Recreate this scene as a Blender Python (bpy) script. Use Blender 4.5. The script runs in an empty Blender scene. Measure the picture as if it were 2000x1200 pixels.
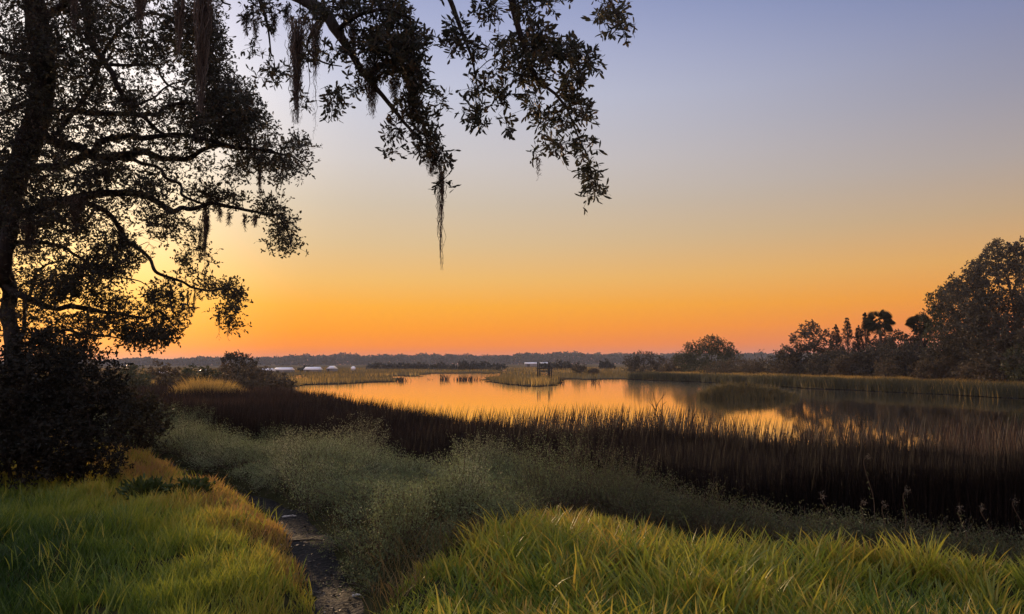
import bpy, math, random
import numpy as np
from mathutils import Matrix, Vector

random.seed(7)
rng = np.random.default_rng(11)
R = math.radians
sc = bpy.context.scene
COL = sc.collection

# ------------------------------------------------------------------ camera
F = 1455.0                                   # focal length in pixels of a 2000 px wide frame
CAMZ = 3.2
PITCH = math.atan((708 - 600) / F)
ROLL = R(-0.2)
cam_d = bpy.data.cameras.new("camera")
cam = bpy.data.objects.new("camera", cam_d)
COL.objects.link(cam)
cam_d.sensor_width = 36.0
cam_d.lens = 36.0 * F / 2000.0
cam_d.clip_start = 0.05
cam_d.clip_end = 9000.0
CM = Matrix.Rotation(R(90) + PITCH, 4, 'X') @ Matrix.Rotation(ROLL, 4, 'Z')
cam.matrix_world = Matrix.Translation((0, 0, CAMZ)) @ CM
sc.camera = cam
R3 = np.array(CM.to_3x3())

# ------------------------------------------------------------------ sky, sun, exposure
SUN_AZ = R(-27.0)        # measured from +Y, negative to the left
SUN_EL = R(6.0)
SUN_STRENGTH = 3.8
BACK_BOOST = 2.2        # fill added to the unseen sky overhead and behind, to light the foreground

def lin(r, g, b):
    def f(c):
        c /= 255.0
        return c / 12.92 if c <= 0.04045 else ((c + 0.055) / 1.055) ** 2.4
    return (f(r), f(g), f(b), 1.0)

sc.view_settings.view_transform = 'Standard'
sc.view_settings.look = 'None'
sc.view_settings.gamma = 1.0
sc.view_settings.use_curve_mapping = False
sc.view_settings.exposure = 0.0

world = bpy.data.worlds.new("World")
sc.world = world
world.use_nodes = True
wn, wl = world.node_tree.nodes, world.node_tree.links
for n in list(wn):
    wn.remove(n)

def N(tree, t, **kw):
    n = tree.nodes.new(t)
    for k, v in kw.items():
        setattr(n, k, v)
    return n

wt = world.node_tree
tc = N(wt, 'ShaderNodeTexCoord')
nrm = N(wt, 'ShaderNodeVectorMath', operation='NORMALIZE')
wl.new(tc.outputs['Generated'], nrm.inputs[0])
sep = N(wt, 'ShaderNodeSeparateXYZ')
wl.new(nrm.outputs[0], sep.inputs[0])

def ramp(tree, stops, interp='LINEAR'):
    n = tree.nodes.new('ShaderNodeValToRGB')
    cr = n.color_ramp
    cr.interpolation = interp
    while len(cr.elements) < len(stops):
        cr.elements.new(0.5)
    for e, (p, c) in zip(cr.elements, stops):
        e.position = p
        e.color = c
    return n

def el(py):              # sine of the elevation of a picture row
    return math.sin(math.atan((708 - py) / F))

away = ramp(wt, [(0.0, lin(160, 112, 104)), (el(695), lin(186, 126, 112)), (el(672), lin(214, 126, 92)),
                 (el(640), lin(230, 136, 74)), (el(600), lin(232, 150, 66)), (el(540), lin(220, 164, 96)),
                 (el(460), lin(192, 163, 130)), (el(370), lin(172, 160, 156)), (el(250), lin(150, 149, 166)),
                 (el(120), lin(130, 137, 171)), (el(0), lin(104, 120, 166)), (0.62, lin(142, 144, 166)), (1.0, lin(138, 138, 150))])
near = ramp(wt, [(0.0, lin(196, 104, 84)), (el(695), lin(230, 124, 74)), (el(675), lin(252, 140, 42)),
                 (el(645), lin(255, 156, 34)), (el(600), lin(253, 175, 58)), (el(550), lin(242, 188, 106)),
                 (el(480), lin(224, 193, 146)), (el(400), lin(212, 196, 174)), (el(310), lin(212, 205, 203)),
                 (el(180), lin(204, 206, 222)), (el(60), lin(184, 189, 218)), (el(-60), lin(160, 168, 206)), (0.62, lin(150, 152, 172)), (1.0, lin(138, 138, 150))])
wl.new(sep.outputs['Z'], away.inputs[0])
wl.new(sep.outputs['Z'], near.inputs[0])
flat = N(wt, 'ShaderNodeCombineXYZ')
wl.new(sep.outputs['X'], flat.inputs[0]); wl.new(sep.outputs['Y'], flat.inputs[1])
fn = N(wt, 'ShaderNodeVectorMath', operation='NORMALIZE')
wl.new(flat.outputs[0], fn.inputs[0])
dot = N(wt, 'ShaderNodeVectorMath', operation='DOT_PRODUCT')
wl.new(fn.outputs[0], dot.inputs[0])
dot.inputs[1].default_value = (math.sin(SUN_AZ), math.cos(SUN_AZ), 0)
mr = N(wt, 'ShaderNodeMapRange')
mr.inputs['From Min'].default_value = 0.42
mr.inputs['From Max'].default_value = 1.0
wl.new(dot.outputs['Value'], mr.inputs['Value'])
pw = N(wt, 'ShaderNodeMath', operation='POWER')
pw.inputs[1].default_value = 1.25
wl.new(mr.outputs[0], pw.inputs[0])
mixsky = N(wt, 'ShaderNodeMix', data_type='RGBA')
wl.new(pw.outputs[0], mixsky.inputs[0])
wl.new(away.outputs[0], mixsky.inputs[6])
wl.new(near.outputs[0], mixsky.inputs[7])
# warm glow around the sun
dot3 = N(wt, 'ShaderNodeVectorMath', operation='DOT_PRODUCT')
wl.new(nrm.outputs[0], dot3.inputs[0])
dot3.inputs[1].default_value = (math.sin(R(-34)) * math.cos(R(19)), math.cos(R(-34)) * math.cos(R(19)), math.sin(R(19)))
glow = N(wt, 'ShaderNodeMapRange')
glow.inputs['From Min'].default_value = 0.90
glow.inputs['From Max'].default_value = 1.0
glow.inputs['To Max'].default_value = 1.0
wl.new(dot3.outputs['Value'], glow.inputs['Value'])
gcol = N(wt, 'ShaderNodeMix', data_type='RGBA', blend_type='ADD')
gcol.inputs[7].default_value = (0.62, 0.50, 0.33, 1)
gpw = N(wt, 'ShaderNodeMath', operation='POWER'); gpw.inputs[1].default_value = 3.0
wl.new(glow.outputs[0], gpw.inputs[0]); wl.new(gpw.outputs[0], gcol.inputs[0])
gcol.clamp_result = False
wl.new(mixsky.outputs[2], gcol.inputs[6])
dot4 = N(wt, 'ShaderNodeVectorMath', operation='DOT_PRODUCT')
wl.new(nrm.outputs[0], dot4.inputs[0])
dot4.inputs[1].default_value = (math.sin(R(-31)) * math.cos(R(5)), math.cos(R(-31)) * math.cos(R(5)), math.sin(R(5)))
g4 = N(wt, 'ShaderNodeMapRange'); g4.inputs['From Min'].default_value = 0.958; g4.inputs['From Max'].default_value = 1.0
wl.new(dot4.outputs['Value'], g4.inputs['Value'])
p4 = N(wt, 'ShaderNodeMath', operation='POWER'); p4.inputs[1].default_value = 2.2
wl.new(g4.outputs[0], p4.inputs[0])
gcol2 = N(wt, 'ShaderNodeMix', data_type='RGBA', blend_type='ADD'); gcol2.clamp_result = False
gcol2.inputs[7].default_value = (0.36, 0.20, 0.03, 1)
wl.new(p4.outputs[0], gcol2.inputs[0]); wl.new(gcol.outputs[2], gcol2.inputs[6])
# added fill: the unseen sky overhead and behind the camera is boosted
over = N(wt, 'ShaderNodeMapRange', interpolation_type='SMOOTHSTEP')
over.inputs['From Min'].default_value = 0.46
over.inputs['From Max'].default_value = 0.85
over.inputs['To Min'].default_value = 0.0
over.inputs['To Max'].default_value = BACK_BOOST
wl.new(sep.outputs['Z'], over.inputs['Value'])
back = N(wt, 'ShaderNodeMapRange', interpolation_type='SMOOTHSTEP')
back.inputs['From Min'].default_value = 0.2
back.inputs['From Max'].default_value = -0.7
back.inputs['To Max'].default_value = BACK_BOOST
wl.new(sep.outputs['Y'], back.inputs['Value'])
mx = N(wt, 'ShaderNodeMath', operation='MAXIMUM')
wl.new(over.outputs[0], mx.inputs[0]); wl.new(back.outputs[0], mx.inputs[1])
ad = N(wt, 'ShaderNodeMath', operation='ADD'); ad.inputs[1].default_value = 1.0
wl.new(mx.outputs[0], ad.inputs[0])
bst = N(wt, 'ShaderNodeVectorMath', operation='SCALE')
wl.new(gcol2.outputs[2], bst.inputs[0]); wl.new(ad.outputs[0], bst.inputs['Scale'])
sky = N(wt, 'ShaderNodeTexSky', sky_type='NISHITA')
sky.sun_disc = False
sky.sun_elevation = SUN_EL
sky.sun_rotation = SUN_AZ
sky.dust_density = 2.0
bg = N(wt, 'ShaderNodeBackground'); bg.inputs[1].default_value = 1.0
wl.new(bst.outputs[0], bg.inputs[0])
bg2 = N(wt, 'ShaderNodeBackground'); bg2.inputs[1].default_value = 0.0012
wl.new(sky.outputs[0], bg2.inputs[0])
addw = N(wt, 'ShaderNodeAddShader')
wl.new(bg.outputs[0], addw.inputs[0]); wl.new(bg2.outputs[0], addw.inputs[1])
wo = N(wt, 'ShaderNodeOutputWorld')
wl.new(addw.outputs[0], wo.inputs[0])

sun_d = bpy.data.lights.new("sun", 'SUN')
sun_d.energy = SUN_STRENGTH
sun_d.angle = R(1.5)
sun_d.color = (1.0, 0.66, 0.36)
sun = bpy.data.objects.new("sun", sun_d)
COL.objects.link(sun)
sdir = Vector((math.sin(SUN_AZ) * math.cos(SUN_EL), math.cos(SUN_AZ) * math.cos(SUN_EL), math.sin(SUN_EL)))
sun.rotation_euler = sdir.to_track_quat('Z', 'Y').to_euler()
sun.location = (0, 0, 30)

sc.cycles.use_adaptive_sampling = True
sc.cycles.adaptive_threshold = 0.015
sc.cycles.use_denoising = True
sc.cycles.max_bounces = 6
sc.cycles.diffuse_bounces = 3
sc.cycles.glossy_bounces = 3
sc.cycles.transmission_bounces = 4
sc.cycles.volume_bounces = 0
sc.cycles.sample_clamp_indirect = 4.0

# ------------------------------------------------------------------ helpers
def ray(px, py):
    d = np.array([(px - 1000) / F, (600 - py) / F, -1.0])
    return R3 @ d

def at(px, py, Y):
    d = ray(px, py)
    t = Y / d[1]
    return np.array([d[0] * t, Y, CAMZ + d[2] * t])

def onz(px, py, z=0.0):
    d = ray(px, py)
    t = (z - CAMZ) / d[2]
    return np.array([d[0] * t, d[1] * t, z])

def tag(o, label=None, cat=None, group=None, kind=None):
    if label: o['label'] = label
    if cat: o['category'] = cat
    if group: o['group'] = group
    if kind: o['kind'] = kind
    return o

def empty(name, loc):
    o = bpy.data.objects.new(name, None)
    o.empty_display_size = 0.3
    COL.objects.link(o)
    o.location = Vector([float(a) for a in loc])
    return o

class MB:
    """collects faces and links them as one mesh object"""
    def __init__(s):
        s.v = []; s.r = []; s.t = []; s.q = []; s.f = []; s.n = 0
    def add(s, v, quads=None, tris=None, rnd=0.5, tip=0.5):
        v = np.asarray(v, dtype=np.float32).reshape(-1, 3)
        n = len(v)
        if n == 0: return
        s.v.append(v)
        s.r.append(np.broadcast_to(np.asarray(rnd, dtype=np.float32), (n,)))
        s.t.append(np.broadcast_to(np.asarray(tip, dtype=np.float32), (n,)))
        if quads is not None and len(quads): s.q.append(np.asarray(quads, dtype=np.int64).reshape(-1, 4) + s.n)
        if tris is not None and len(tris): s.f.append(np.asarray(tris, dtype=np.int64).reshape(-1, 3) + s.n)
        s.n += n
    def build(s, name, mat, parent=None, smooth=True):
        me = bpy.data.meshes.new(name)
        v = np.concatenate(s.v) if s.v else np.zeros((0, 3), np.float32)
        if parent is not None:
            v = v - np.array(parent_origin(parent), dtype=np.float32)
        q = np.concatenate(s.q) if s.q else np.zeros((0, 4), np.int64)
        t = np.concatenate(s.f) if s.f else np.zeros((0, 3), np.int64)
        me.vertices.add(len(v)); me.vertices.foreach_set("co", v.ravel())
        nl = q.size + t.size
        me.loops.add(nl)
        me.loops.foreach_set("vertex_index", np.concatenate([q.ravel(), t.ravel()]).astype(np.int32))
        ls = np.concatenate([np.arange(len(q)) * 4, q.size + np.arange(len(t)) * 3]).astype(np.int32)
        me.polygons.add(len(ls))
        me.polygons.foreach_set("loop_start", ls)
        me.update(calc_edges=True)
        a = me.attributes.new('rnd', 'FLOAT', 'POINT'); a.data.foreach_set('value', np.concatenate(s.r) if s.r else np.zeros(0, np.float32))
        a = me.attributes.new('tip', 'FLOAT', 'POINT'); a.data.foreach_set('value', np.concatenate(s.t) if s.t else np.zeros(0, np.float32))
        if smooth:
            me.polygons.foreach_set("use_smooth", np.ones(len(ls), dtype=bool))
        me.materials.append(mat)
        o = bpy.data.objects.new(name, me)
        COL.objects.link(o)
        if parent is not None: o.parent = parent
        return o

def parent_origin(p):
    x = Vector((0, 0, 0))
    while p is not None:
        x = x + p.location
        p = p.parent
    return x

def unit(a):
    return a / np.maximum(np.linalg.norm(a, axis=-1, keepdims=True), 1e-9)

def rdir(n, zb=0.0):
    a = rng.normal(size=(n, 3)); a[:, 2] += zb
    return unit(a)

def perp(d, rnd=True):
    a = rng.normal(size=d.shape) if rnd else np.tile([0.0, 0, 1.0], (len(d), 1))
    a = a - (a * d).sum(-1, keepdims=True) * d
    return unit(a)

def leaves(mb, P, D, L, W, rnd=None, simple=False, flatten=0.0):
    """leaf blades: base P, direction D, length L, width W"""
    n = len(P)
    if n == 0: return
    D = unit(D)
    S = perp(D)
    if flatten: 
        S[:, 2] *= (1 - flatten); S = unit(S - (S * D).sum(-1, keepdims=True) * D)
    Nn = np.cross(D, S)
    L = np.broadcast_to(L, (n,))[:, None]; W = np.broadcast_to(W, (n,))[:, None]
    r = rng.random(n) if rnd is None else rnd
    if simple:
        V = np.stack([P, P + D * L * .5 + S * W * .5 + Nn * W * .1, P + D * L, P + D * L * .5 - S * W * .5 + Nn * W * .1], 1)
        i = np.arange(n)[:, None] * 4
        mb.add(V.reshape(-1, 3), tris=np.concatenate([i + [0, 1, 2], i + [0, 2, 3]]), rnd=np.repeat(r, 4), tip=0.5)
    else:
        V = np.stack([P,
                      P + D * L * .33 + S * W * .42, P + D * L * .33 - S * W * .42,
                      P + D * L * .72 + S * W * .5 - Nn * L * .06, P + D * L * .72 - S * W * .5 - Nn * L * .06,
                      P + D * L - Nn * L * .16], 1)
        i = np.arange(n)[:, None] * 6
        mb.add(V.reshape(-1, 3), quads=i + [1, 3, 4, 2], tris=np.concatenate([i + [0, 1, 2], i + [3, 5, 4]]),
               rnd=np.repeat(r, 6), tip=np.tile(np.array([0, .3, .3, .7, .7, 1.0]), n))

def blades(mb, P, H, W, lean, bend, az=None, rnd=None, face=None):
    """grass blades: root P, height H, width W, lean (tilt tangent), bend (extra droop)"""
    n = len(P)
    if n == 0: return
    az = rng.random(n) * 2 * math.pi if az is None else az
    H = np.broadcast_to(H, (n,)); W = np.broadcast_to(W, (n,))
    lean = np.broadcast_to(lean, (n,)); bend = np.broadcast_to(bend, (n,))
    d = np.stack([np.cos(az), np.sin(az), np.zeros(n)], 1)
    fa = rng.random(n) * 2 * math.pi if face is None else face
    s = np.stack([np.cos(fa), np.sin(fa), np.zeros(n)], 1)
    pts = []; ws = [1.0, 0.95, 0.62]
    ts = [0, .4, .75, 1.0]
    V = []
    tips = []
    for k, t in enumerate(ts):
        c = P + d * (H * (lean * t + bend * t * t))[:, None]
        c = c + np.array([0, 0, 1.0]) * (H * (t - 0.35 * bend * t * t))[:, None]
        if k < 3:
            V.append(c + s * (W * ws[k] * .5)[:, None]); V.append(c - s * (W * ws[k] * .5)[:, None]); tips += [t, t]
        else:
            V.append(c); tips.append(1.0)
    V = np.stack(V, 1)
    i = np.arange(n)[:, None] * 7
    r = rng.random(n) if rnd is None else rnd
    mb.add(V.reshape(-1, 3), quads=np.concatenate([i + [0, 1, 3, 2], i + [2, 3, 5, 4]]), tris=i + [4, 5, 6],
           rnd=np.repeat(r, 7), tip=np.tile(np.array(tips), n))

def tube(mb, pts, rad, sides=8, rnd=0.5, rough=0.0):
    pts = np.asarray(pts, float); rad = np.broadcast_to(np.asarray(rad, float), (len(pts),))
    T = unit(np.gradient(pts, axis=0))
    up = np.array([0.3, 0.2, 1.0]) if abs(T[0][2]) < .8 else np.array([1.0, 0.1, 0.2])
    V = []
    a = np.arange(sides) / sides * 2 * math.pi
    s = np.cross(T[0], up); s /= np.linalg.norm(s)
    for k in range(len(pts)):
        s = s - (s @ T[k]) * T[k]; s /= np.linalg.norm(s) + 1e-9
        b = np.cross(T[k], s)
        rr = rad[k] * (1 + rough * rng.normal(size=sides))
        V.append(pts[k] + np.cos(a)[:, None] * s * rr[:, None] + np.sin(a)[:, None] * b * rr[:, None])
    V = np.concatenate(V)
    q = []
    for k in range(len(pts) - 1):
        for j in range(sides):
            q.append((k * sides + j, k * sides + (j + 1) % sides, (k + 1) * sides + (j + 1) % sides, (k + 1) * sides + j))
    n = len(V)
    V = np.concatenate([V, pts[-1:], pts[:1]])
    tr = [((len(pts) - 1) * sides + j, (len(pts) - 1) * sides + (j + 1) % sides, n) for j in range(sides)]
    tr += [((j + 1) % sides, j, n + 1) for j in range(sides)]
    mb.add(V, quads=q, tris=tr, rnd=rnd)

def twigs(mb, A, B, C, D, r0, r1, sides=4):
    """batch of four point tapering tubes"""
    n = len(A)
    if n == 0: return
    P = np.stack([A, B, C, D], 1)
    T = unit(D - A)
    s = perp(T); b = np.cross(T, s)
    r0 = np.broadcast_to(r0, (n,)); r1 = np.broadcast_to(r1, (n,))
    a = np.arange(sides) / sides * 2 * math.pi
    V = np.empty((n, 4, sides, 3))
    for k in range(4):
        rr = (r0 + (r1 - r0) * k / 3)[:, None, None]
        V[:, k] = P[:, k][:, None, :] + rr * (np.cos(a)[None, :, None] * s[:, None, :] + np.sin(a)[None, :, None] * b[:, None, :])
    base = (np.arange(n) * 4 * sides)[:, None]
    q = []
    for k in range(3):
        for j in range(sides):
            q.append(base + [k * sides + j, k * sides + (j + 1) % sides, (k + 1) * sides + (j + 1) % sides, (k + 1) * sides + j])
    mb.add(V.reshape(-1, 3), quads=np.concatenate(q), rnd=0.5)

def spline(pts, n):
    """smooth resample of a polyline (rows: x y z [r])"""
    P = np.asarray(pts, float)
    if len(P) < 3:
        t = np.linspace(0, 1, n)[:, None]
        return P[0] * (1 - t) + P[-1] * t
    d = np.r_[0, np.cumsum(np.linalg.norm(np.diff(P[:, :3], axis=0), axis=1))]
    M = np.gradient(P, d, axis=0)
    t = np.linspace(0, d[-1], n)
    i = np.clip(np.searchsorted(d, t, side='right') - 1, 0, len(P) - 2)
    h = (d[i + 1] - d[i])[:, None]; u = ((t - d[i])[:, None]) / h
    return ((2 * u**3 - 3 * u**2 + 1) * P[i] + (u**3 - 2 * u**2 + u) * h * M[i] + (-2 * u**3 + 3 * u**2) * P[i + 1] + (u**3 - u**2) * h * M[i + 1])

_lat = rng.random((256, 256))
def vnoise(x, y, s=1.0, o=0):
    x = np.asarray(x) / s + 37.1 * o + 500; y = np.asarray(y) / s + 11.7 * o + 500
    xi = np.floor(x).astype(int); yi = np.floor(y).astype(int)
    u = x - xi; v = y - yi; u = u * u * (3 - 2 * u); v = v * v * (3 - 2 * v)
    g = lambda a, b: _lat[a % 256, b % 256]
    return (g(xi, yi) * (1 - u) + g(xi + 1, yi) * u) * (1 - v) + (g(xi, yi + 1) * (1 - u) + g(xi + 1, yi + 1) * u) * v

def sstep(a, b, x):
    t = np.clip((x - a) / (b - a), 0, 1)
    return t * t * (3 - 2 * t)

def inpoly(x, y, poly):
    poly = np.asarray(poly)[:, :2]
    c = np.zeros(np.shape(x), bool)
    j = len(poly) - 1
    for i in range(len(poly)):
        xi, yi = poly[i]; xj, yj = poly[j]
        if yi != yj:
            m = ((yi > y) != (yj > y)) & (x < (xj - xi) * (y - yi) / (yj - yi) + xi)
            c ^= m
        j = i
    return c

def pdist(x, y, poly, closed=True):
    poly = np.asarray(poly)[:, :2]
    d = np.full(np.shape(x), 1e9)
    m = len(poly)
    for i in range(m if closed else m - 1):
        a = poly[i]; b = poly[(i + 1) % m]
        ab = b - a; L = (ab @ ab) + 1e-12
        t = np.clip(((x - a[0]) * ab[0] + (y - a[1]) * ab[1]) / L, 0, 1)
        d = np.minimum(d, np.hypot(x - a[0] - t * ab[0], y - a[1] - t * ab[1]))
    return d

# ------------------------------------------------------------------ materials
def newmat(name):
    m = bpy.data.materials.new(name); m.use_nodes = True
    t = m.node_tree
    for n in list(t.nodes): t.nodes.remove(n)
    return m, t, t.nodes.new('ShaderNodeOutputMaterial')

def foliage_mat(name, stops, trans=0.3, rough=0.6, attr='rnd', spec=0.2, patch=None, tcol=1.0):
    m, t, out = newmat(name)
    L = t.links
    a = N(t, 'ShaderNodeAttribute', attribute_name=attr)
    fac = a.outputs['Fac']
    if patch:
        g = N(t, 'ShaderNodeNewGeometry')
        nz = N(t, 'ShaderNodeTexNoise'); nz.inputs['Scale'].default_value = patch[0]; nz.inputs['Detail'].default_value = 3
        L.new(g.outputs['Position'], nz.inputs['Vector'])
        ma = N(t, 'ShaderNodeMath', operation='MULTIPLY_ADD'); ma.inputs[1].default_value = patch[1]
        ma.inputs[2].default_value = -patch[1] * 0.5
        L.new(nz.outputs['Fac'], ma.inputs[0])
        ad = N(t, 'ShaderNodeMath', operation='ADD', use_clamp=True)
        L.new(ma.outputs[0], ad.inputs[0]); L.new(fac, ad.inputs[1])
        fac = ad.outputs[0]
    rp = ramp(t, stops)
    L.new(fac, rp.inputs[0])
    p = N(t, 'ShaderNodeBsdfPrincipled')
    p.inputs['Roughness'].default_value = rough
    p.inputs['Specular IOR Level'].default_value = spec
    L.new(rp.outputs[0], p.inputs['Base Color'])
    if trans > 0:
        tr = N(t, 'ShaderNodeBsdfTranslucent')
        sca = N(t, 'ShaderNodeVectorMath', operation='SCALE'); sca.inputs['Scale'].default_value = tcol
        L.new(rp.outputs[0], sca.inputs[0]); L.new(sca.outputs[0], tr.inputs[0])
        mi = N(t, 'ShaderNodeMixShader'); mi.inputs[0].default_value = trans
        L.new(p.outputs[0], mi.inputs[1]); L.new(tr.outputs[0], mi.inputs[2])
        L.new(mi.outputs[0], out.inputs[0])
    else:
        L.new(p.outputs[0], out.inputs[0])
    return m

def noise_mat(name, stops, scale=4.0, detail=6, rough=0.9, bump=0.3, bscale=30.0, stretch=(1, 1, 1), spec=0.2):
    m, t, out = newmat(name)
    L = t.links
    g = N(t, 'ShaderNodeNewGeometry')
    mp = N(t, 'ShaderNodeMapping'); mp.inputs['Scale'].default_value = stretch
    L.new(g.outputs['Position'], mp.inputs[0])
    nz = N(t, 'ShaderNodeTexNoise'); nz.inputs['Scale'].default_value = scale; nz.inputs['Detail'].default_value = detail
    L.new(mp.outputs[0], nz.inputs['Vector'])
    rp = ramp(t, stops); L.new(nz.outputs['Fac'], rp.inputs[0])
    p = N(t, 'ShaderNodeBsdfPrincipled')
    p.inputs['Roughness'].default_value = rough
    p.inputs['Specular IOR Level'].default_value = spec
    L.new(rp.outputs[0], p.inputs['Base Color'])
    if bump:
        n2 = N(t, 'ShaderNodeTexNoise'); n2.inputs['Scale'].default_value = bscale; n2.inputs['Detail'].default_value = 5
        L.new(mp.outputs[0], n2.inputs['Vector'])
        b = N(t, 'ShaderNodeBump'); b.inputs['Strength'].default_value = bump; b.inputs['Distance'].default_value = 0.03
        L.new(n2.outputs['Fac'], b.inputs['Height']); L.new(b.outputs[0], p.inputs['Normal'])
    L.new(p.outputs[0], out.inputs[0])
    return m

def c4(r, g, b): return (r, g, b, 1.0)

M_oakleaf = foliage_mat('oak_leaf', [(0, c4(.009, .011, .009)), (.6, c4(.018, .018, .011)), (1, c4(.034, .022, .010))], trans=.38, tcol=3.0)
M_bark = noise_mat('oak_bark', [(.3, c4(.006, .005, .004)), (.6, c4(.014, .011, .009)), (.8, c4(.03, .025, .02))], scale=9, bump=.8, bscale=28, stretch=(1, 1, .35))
M_moss = foliage_mat('moss', [(0, c4(.03, .024, .02)), (.7, c4(.075, .06, .048)), (1, c4(.12, .10, .08))], trans=.3)
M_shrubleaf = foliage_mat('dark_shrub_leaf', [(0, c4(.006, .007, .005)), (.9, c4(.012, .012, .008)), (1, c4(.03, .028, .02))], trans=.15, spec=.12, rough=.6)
M_shrubleaf2 = foliage_mat('shrub_leaf', [(0, c4(.016, .016, .009)), (.8, c4(.035, .032, .016)), (1, c4(.07, .06, .03))], trans=.25)
M_lawn = foliage_mat('lawn_grass', [(0, c4(.020, .042, .007)), (.3, c4(.080, .118, .014)), (.6, c4(.205, .205, .022)), (.83, c4(.30, .20, .030)), (1, c4(.25, .13, .042))], trans=.45, tcol=1.7, spec=.3, rough=.45)
M_brush = foliage_mat('brush_leaf', [(0, c4(.045, .040, .018)), (.35, c4(.086, .104, .042)), (.7, c4(.170, .205, .086)), (1, c4(.30, .30, .17))], trans=.35, patch=(1.0, .7))
M_stem = noise_mat('stem', [(.3, c4(.035, .025, .016)), (.7, c4(.07, .05, .032))], scale=8, bump=0)
M_reed = foliage_mat('reed_stem', [(0, c4(.004, .003, .003)), (.5, c4(.013, .008, .006)), (.85, c4(.045, .024, .013)), (1, c4(.13, .075, .035))], trans=.25, spec=.15)
M_weed = foliage_mat('weed_leaf', [(0, c4(.020, .034, .008)), (1, c4(.07, .09, .02))], trans=.3)
M_marsh = foliage_mat('marsh_grass', [(0, c4(.030, .030, .014)), (.4, c4(.075, .062, .025)), (.75, c4(.17, .11, .03)), (1, c4(.52, .32, .075))], trans=.4, tcol=1.3, patch=(.06, .5))
M_treeleaf = foliage_mat('tree_leaf', [(0, c4(.024, .022, .015)), (.6, c4(.050, .044, .028)), (1, c4(.095, .070, .040))], trans=.22)
M_treeleaf_green = foliage_mat('tree_leaf_green', [(0, c4(.026, .030, .014)), (.6, c4(.055, .060, .026)), (1, c4(.11, .10, .045))], trans=.25)
M_scrub = foliage_mat('scrub_leaf', [(0, c4(.035, .028, .016)), (.5, c4(.075, .056, .030)), (1, c4(.13, .09, .045))], trans=.25)
M_cedar = foliage_mat('cedar_leaf', [(0, c4(.010, .012, .008)), (1, c4(.032, .030, .018))], trans=.1)
M_palm = foliage_mat('palm_leaf', [(0, c4(.016, .020, .010)), (1, c4(.06, .055, .025))], trans=.25)
M_fartree = foliage_mat('far_tree_leaf', [(0, c4(.018, .022, .018)), (1, c4(.05, .05, .035))], trans=.1)
M_trunk2 = noise_mat('grey_bark', [(.3, c4(.03, .025, .02)), (.7, c4(.07, .058, .045))], scale=6, bump=.4)
M_wood = noise_mat('weathered_wood', [(.3, c4(.012, .010, .008)), (.7, c4(.035, .028, .022))], scale=6, bump=.3, stretch=(4, 4, .4))
M_white = noise_mat('white_metal_roof', [(.3, c4(.55, .55, .57)), (.7, c4(.66, .66, .67))], scale=.6, rough=.3, bump=0, spec=.7)
M_wallgrey = noise_mat('grey_siding', [(.3, c4(.12, .12, .12)), (.7, c4(.2, .19, .18))], scale=.6, bump=0)
M_dark = noise_mat('dark_opening', [(.3, c4(.01, .01, .012)), (.7, c4(.02, .02, .02))], scale=.6, bump=0, rough=.3)
M_metal = noise_mat('grey_metal', [(.3, c4(.10, .09, .09)), (.7, c4(.16, .15, .15))], scale=.6, bump=0, rough=.5)
M_path = noise_mat('mud', [(.25, c4(.003, .003, .002)), (.5, c4(.007, .006, .005)), (.68, c4(.014, .011, .010)), (.85, c4(.035, .030, .026))], scale=7, detail=10, bump=1.0, bscale=22, rough=.8, spec=.12)
M_stick = noise_mat('driftwood', [(.3, c4(.25, .22, .18)), (.7, c4(.5, .46, .4))], scale=30, bump=.3)
M_seed = foliage_mat('seed_head', [(0, c4(.05, .045, .03)), (1, c4(.16, .14, .11))], trans=.3)

# ground: near soil, marsh mud, far marsh meadow
m, t, out = newmat('ground_soil'); M_ground = m
g = N(t, 'ShaderNodeNewGeometry')
nz = N(t, 'ShaderNodeTexNoise'); nz.inputs['Scale'].default_value = 1.7; nz.inputs['Detail'].default_value = 8
t.links.new(g.outputs['Position'], nz.inputs['Vector'])
nr = ramp(t, [(.3, c4(.012, .012, .006)), (.6, c4(.03, .028, .012)), (.8, c4(.05, .04, .02))])
t.links.new(nz.outputs['Fac'], nr.inputs[0])
mp = N(t, 'ShaderNodeMapping'); mp.inputs['Scale'].default_value = (.02, .05, 1)
t.links.new(g.outputs['Position'], mp.inputs[0])
n2 = N(t, 'ShaderNodeTexNoise'); n2.inputs['Scale'].default_value = 1.3; n2.inputs['Detail'].default_value = 9; n2.inputs['Roughness'].default_value = .65
t.links.new(mp.outputs[0], n2.inputs['Vector'])
fr = ramp(t, [(.3, c4(.045, .036, .020)), (.5, c4(.09, .066, .034)), (.7, c4(.14, .10, .045))])
t.links.new(n2.outputs['Fac'], fr.inputs[0])
sp = N(t, 'ShaderNodeSeparateXYZ'); t.links.new(g.outputs['Position'], sp.inputs[0])
mrn = N(t, 'ShaderNodeMapRange'); mrn.inputs['From Min'].default_value = 40; mrn.inputs['From Max'].default_value = 110
t.links.new(sp.outputs['Y'], mrn.inputs['Value'])
mx_ = N(t, 'ShaderNodeMix', data_type='RGBA'); t.links.new(mrn.outputs[0], mx_.inputs[0])
t.links.new(nr.outputs[0], mx_.inputs[6]); t.links.new(fr.outputs[0], mx_.inputs[7])
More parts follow.
